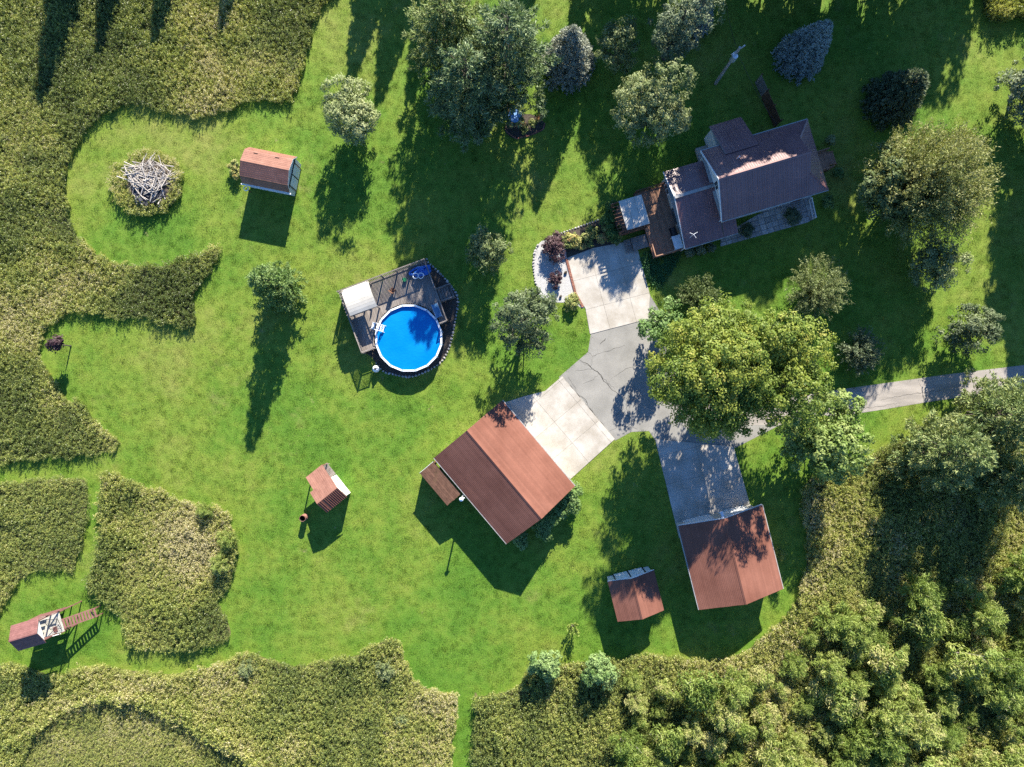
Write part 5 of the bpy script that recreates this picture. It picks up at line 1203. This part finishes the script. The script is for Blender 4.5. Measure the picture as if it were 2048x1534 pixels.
def scatter(name, P, scl, rot, region, pick, protos, label, cat):
    me = bpy.data.meshes.new(name); n = len(P)
    me.vertices.add(n); me.vertices.foreach_set('co', np.asarray(P, np.float32).ravel())
    for nm, ty, arr in (('sc', 'FLOAT_VECTOR', scl), ('rot', 'FLOAT_VECTOR', rot), ('region', 'FLOAT', region), ('pick', 'INT', pick)):
        a = me.attributes.new(nm, ty, 'POINT')
        a.data.foreach_set('vector' if ty == 'FLOAT_VECTOR' else 'value', np.asarray(arr, np.int32 if ty == 'INT' else np.float32).ravel())
    o = link(name, me); tag(o, label, cat, kind='stuff')
    ng = bpy.data.node_groups.new(name, 'GeometryNodeTree')
    ng.interface.new_socket('Geometry', in_out='INPUT', socket_type='NodeSocketGeometry'); ng.interface.new_socket('Geometry', in_out='OUTPUT', socket_type='NodeSocketGeometry')
    gi = ng.nodes.new('NodeGroupInput'); go = ng.nodes.new('NodeGroupOutput'); j = ng.nodes.new('GeometryNodeJoinGeometry')
    def attr(nm, ty):
        a = ng.nodes.new('GeometryNodeInputNamedAttribute'); a.data_type = ty; a.inputs['Name'].default_value = nm; return a.outputs['Attribute']
    rt = ng.nodes.new('FunctionNodeEulerToRotation'); ng.links.new(attr('rot', 'FLOAT_VECTOR'), rt.inputs[0]); sca = attr('sc', 'FLOAT_VECTOR'); pk = attr('pick', 'INT')
    for k, po_ in enumerate(protos):
        c_ = ng.nodes.new('FunctionNodeCompare'); c_.data_type = 'INT'; c_.operation = 'EQUAL'; ng.links.new(pk, c_.inputs[2]); c_.inputs[3].default_value = k
        oi = ng.nodes.new('GeometryNodeObjectInfo'); oi.inputs['Object'].default_value = po_; oi.inputs['As Instance'].default_value = True
        ip = ng.nodes.new('GeometryNodeInstanceOnPoints')
        ng.links.new(gi.outputs[0], ip.inputs['Points']); ng.links.new(c_.outputs[0], ip.inputs['Selection']); ng.links.new(oi.outputs['Geometry'], ip.inputs['Instance'])
        ng.links.new(rt.outputs[0], ip.inputs['Rotation']); ng.links.new(sca, ip.inputs['Scale']); ng.links.new(ip.outputs[0], j.inputs[0])
    ng.links.new(j.outputs[0], go.inputs[0])
    md = o.modifiers.new('scatter', 'NODES'); md.node_group = ng
    return o

def tuft_mesh(seed, n, r, h, wd, mat, splay=.5, tmid=.5, tv=.5):
    g = np.random.default_rng(seed); a = g.random(n) * 6.283; q = np.sqrt(g.random(n)) * r
    B = np.stack([np.cos(a) * q, np.sin(a) * q, np.zeros(n)], 1); d = rdir(g, n); d[:, 2] = 0
    hh_ = h * (.5 + .6 * g.random(n)); tip = B + d * (splay * hh_ * g.random(n))[:, None]; tip[:, 2] = hh_
    side = nrm(np.cross(d, [0, 0, 1.0])) * wd
    midp = (B + tip) / 2; midp[:, 2] += .1 * hh_
    V = np.stack([B, midp + side, tip, midp - side], 1).reshape(-1, 3)
    return np_mesh('tuft', V, np.arange(len(V)).reshape(-1, 4), tmid + (g.random(n) - .5) * tv, mat)

def weed_mesh(seed, stems, r, h, per, leaf, wide, plume, mat, tmid=.45):
    g = np.random.default_rng(seed); Cs = []; Ds = []; Ts = []; Ls = []; Ws = []
    for s in range(stems):
        a = g.random() * 6.283; q = math.sqrt(g.random()) * r; base = np.array([math.cos(a) * q, math.sin(a) * q, 0]); hh_ = h * (.7 + .4 * g.random())
        lean = rdir(g, 1)[0] * .22 * hh_; lean[2] = 0
        z = g.random(per) ** .6; C = base + lean * z[:, None] + np.array([0, 0, 1.0]) * (z * hh_)[:, None]; D = rdir(g, per); D[:, 2] = D[:, 2] * .4 + .35
        Cs.append(C + nrm(D) * leaf * .8); Ds.append(D); Ts.append(tmid - .15 + .25 * z + (g.random(per) - .5) * .75); Ls.append(np.full(per, leaf)); Ws.append(np.full(per, leaf * wide))
        if plume:
            m_ = plume; C = base + lean + np.array([0, 0, hh_]) + g.normal(size=(m_, 3)) * np.array([.07, .07, .06]); Cs.append(C); Ds.append(rdir(g, m_) + np.array([0, 0, .4])); Ts.append(np.full(m_, tmid + .35) + (g.random(m_) - .5) * .2)
            Ls.append(np.full(m_, .06)); Ws.append(np.full(m_, .03))
    C = np.concatenate(Cs); n = len(C); V, F = leaf_quads(C, np.concatenate(Ds), rdir(g, n) + np.array([0, 0, .7]), np.concatenate(Ls) * (.7 + .6 * g.random(n)), np.concatenate(Ws))
    return np_mesh('weed', V, F, np.concatenate(Ts), mat)

weeds = [proto_obj('weed_kind', weed_mesh(200, 2, .08, .95, 11, .055, .30, 6, L['weed'], .45)), proto_obj('weed_kind', weed_mesh(201, 2, .08, .85, 11, .062, .36, 0, L['weed'], .36)),
         proto_obj('weed_kind', weed_mesh(202, 3, .10, .75, 9, .065, .24, 5, L['weed'], .58)), proto_obj('weed_kind', tuft_mesh(203, 26, .12, .8, .011, L['weed'], .7, .62, .5)), proto_obj('weed_kind', weed_mesh(204, 2, .08, 1.05, 10, .05, .5, 8, L['weed'], .5))]
def scatter_poly(name, poly, dens, label, hfun, rfun, pickw, cat='weeds', protos=None, seed=0, drop=None, edge=.6, inset=.12):
    g = np.random.default_rng(seed); P_ = np.array(poly); lo, hi = P_.min(0), P_.max(0)
    lo = np.maximum(lo, [-53.5, -41]); hi = np.minimum(hi, [53.5, 41])
    n = int((hi[0] - lo[0]) * (hi[1] - lo[1]) * dens); x = g.uniform(lo[0], hi[0], n); y = g.uniform(lo[1], hi[1], n)
    jx = (vnoise(x, y, .7, seed + 50) - .5) * edge; jy = (vnoise(x, y, .7, seed + 51) - .5) * edge
    m_ = inside(x + jx, y + jy, poly)
    if inset:
        for ox, oy in ((inset, 0), (-inset, 0), (0, inset), (0, -inset)): m_ &= inside(x + jx + ox, y + jy + oy, poly)
    if drop is not None: m_ &= ~drop(x, y)
    x, y = x[m_], y[m_]; n = len(x); s = hfun(x, y) * (.75 + .5 * g.random(n)); w_ = np.sqrt(np.maximum(s, .3)) * (.7 + .35 * g.random(n))
    rot = np.stack([g.normal(size=n) * .1, g.normal(size=n) * .1, g.random(n) * 6.283], 1)
    reg = np.clip(rfun(x, y) + g.normal(size=n) * .17, 0, 1)
    return scatter(name, np.stack([x, y, np.zeros(n)], 1), np.stack([w_, w_, s], 1), rot, reg, g.choice(len(pickw), n, p=np.array(pickw) / sum(pickw)), protos or weeds, label, cat)
def reg_noise(a, b, seed): return lambda x, y: np.clip(a + b * 2 * (vnoise(x, y, 7.5, seed) * .65 + vnoise(x, y, 2.0, seed + 1) * .45 - .55), 0, 1)
def hgt(a, b, seed): return lambda x, y: a + b * (vnoise(x, y, 3.2, seed) * .6 + vnoise(x, y, 1.1, seed + 3) * .4)
def bump(f, spots):
    def r(x, y):
        v = f(x, y)
        for px, py, rad_, amp in spots:
            c_ = G(px, py); v = v + amp * np.exp(-((x - c_.x) ** 2 + (y - c_.y) ** 2) / (2 * rad_ ** 2))
        return v
    return r
scatter_poly('meadow_weeds', MSM['upper'], 62, 'tall unmown olive weeds of the upper left meadow', hgt(.38, .62, 1), bump(reg_noise(.47, .6, 2), ((400, 560, 3.0, -.28), (330, 560, 3.0, -.2), (520, 120, 5.0, .14), (560, 190, 2.0, .2), (60, 640, 5, .08), (220, 885, 2.0, .3), (230, 520, 2.5, .25))), (3, 3, 2, 3, 2), seed=1)
scatter_poly('meadow_weeds', MSM['strip'], 64, 'unmown weeds of the meadow patch above the play tower', hgt(.35, .55, 5), reg_noise(.45, .3, 6), (3, 3, 3, 1, 2), seed=2)
scatter_poly('meadow_weeds', MSM['island'], 64, 'unmown weeds of the meadow island in the lower left lawn', hgt(.35, .85, 7), bump(reg_noise(.5, .45, 8), ((370, 1070, 3.2, .38), (330, 1120, 2.5, .3), (410, 1160, 2.0, .25), (300, 1270, 2.5, .1))), (3, 2, 3, 2, 3), seed=3)
low = lambda x, y: inside(x, y, LOWARC)
LOWNEAR = [(-50, -35.2), (-46.5, -33.6), (-42.5, -31.2), (-38, -30.4), (-34, -31.2), (-28, -34.5), (-22, -40), (-50, -41)]
scatter_poly('meadow_weeds', MSM['lower'], 64, 'tall yellowish weeds of the lower meadow left of the mown path', lambda x, y: np.where(low(x, y), .55, np.where(inside(x, y + .0, LOWNEAR), 1.5, 1.0)) * hgt(.42, .62, 9)(x, y), reg_noise(.56, .48, 10), (4, 2, 3, 2, 3), seed=4)
scatter_poly('meadow_weeds', MSM['right'], 52, 'tall goldenrod and weeds right of the mown path below the garages', hgt(.5, .8, 11), reg_noise(.55, .5, 12), (4, 2, 3, 2, 4), seed=5)
scatter_poly('meadow_weeds', MSM['corner'], 50, 'unmown weeds in the upper right corner', hgt(.8, .9, 13), reg_noise(.62, .3, 14), (3, 2, 2, 3, 2), seed=6)
bpc = G(297, 368)
ringp = [(bpc.x + 3.75 * math.cos(t) * (1 + .06 * math.sin(3 * t)), bpc.y + 3.5 * math.sin(t)) for t in np.linspace(0, 6.283, 40)[:-1]]
scatter_poly('ring_weeds', ringp, 55, 'ring of yellow-green weeds around the brush pile', lambda x, y: np.where(y > bpc.y + .9, .55, 1.0) * hgt(.6, .5, 15)(x, y), reg_noise(.62, .35, 16), (4, 2, 3, 1, 3), seed=7, drop=lambda x, y: ((x - bpc.x - .45) / 2.2) ** 2 + ((y - bpc.y - .1) / 2.15) ** 2 < 1)
covers = [proto_obj('cover_kind', weed_mesh(210, 7, .22, .22, 8, .07, .5, 0, L['cover'], .5))]
scatter_poly('ground_cover', COVER, 22, 'low blue-green ground cover beside the concrete pad', lambda x, y: np.full(len(x), 1.0), reg_noise(.6, .2, 17), (1,), 'ground cover', covers, 8, edge=.2, inset=0)
# mown grass blades over the lawn
tufts = [proto_obj('grass_kind', tuft_mesh(220 + k, 34, .34, (.045, .06, .075)[k], .011, M['blade'], .9, .5, .8)) for k in range(3)]
paved = [ASPHALT, ROAD, PAD_N, PAD_W, PAD_S, GRAVEL, POOLBED, PATIO, BEDN]
def on_paved(x, y):
    m_ = np.zeros(len(x), bool)
    for p_ in paved: m_ |= inside(x, y, p_)
    for p_ in MSM.values(): m_ |= inside(x, y, p_)
    return m_
scatter_poly('lawn_grass', [(-53, -40), (53, -40), (53, 40), (-53, 40)], 11, 'mown green lawn grass around the buildings', lambda x, y: .75 + .3 * vnoise(x, y, 2.2, 30) + .2 * vnoise(x, y, .6, 31), lambda x, y: np.full(len(x), .5), (1, 1, 1), 'grass', tufts, 9, drop=on_paved, edge=0, inset=0)
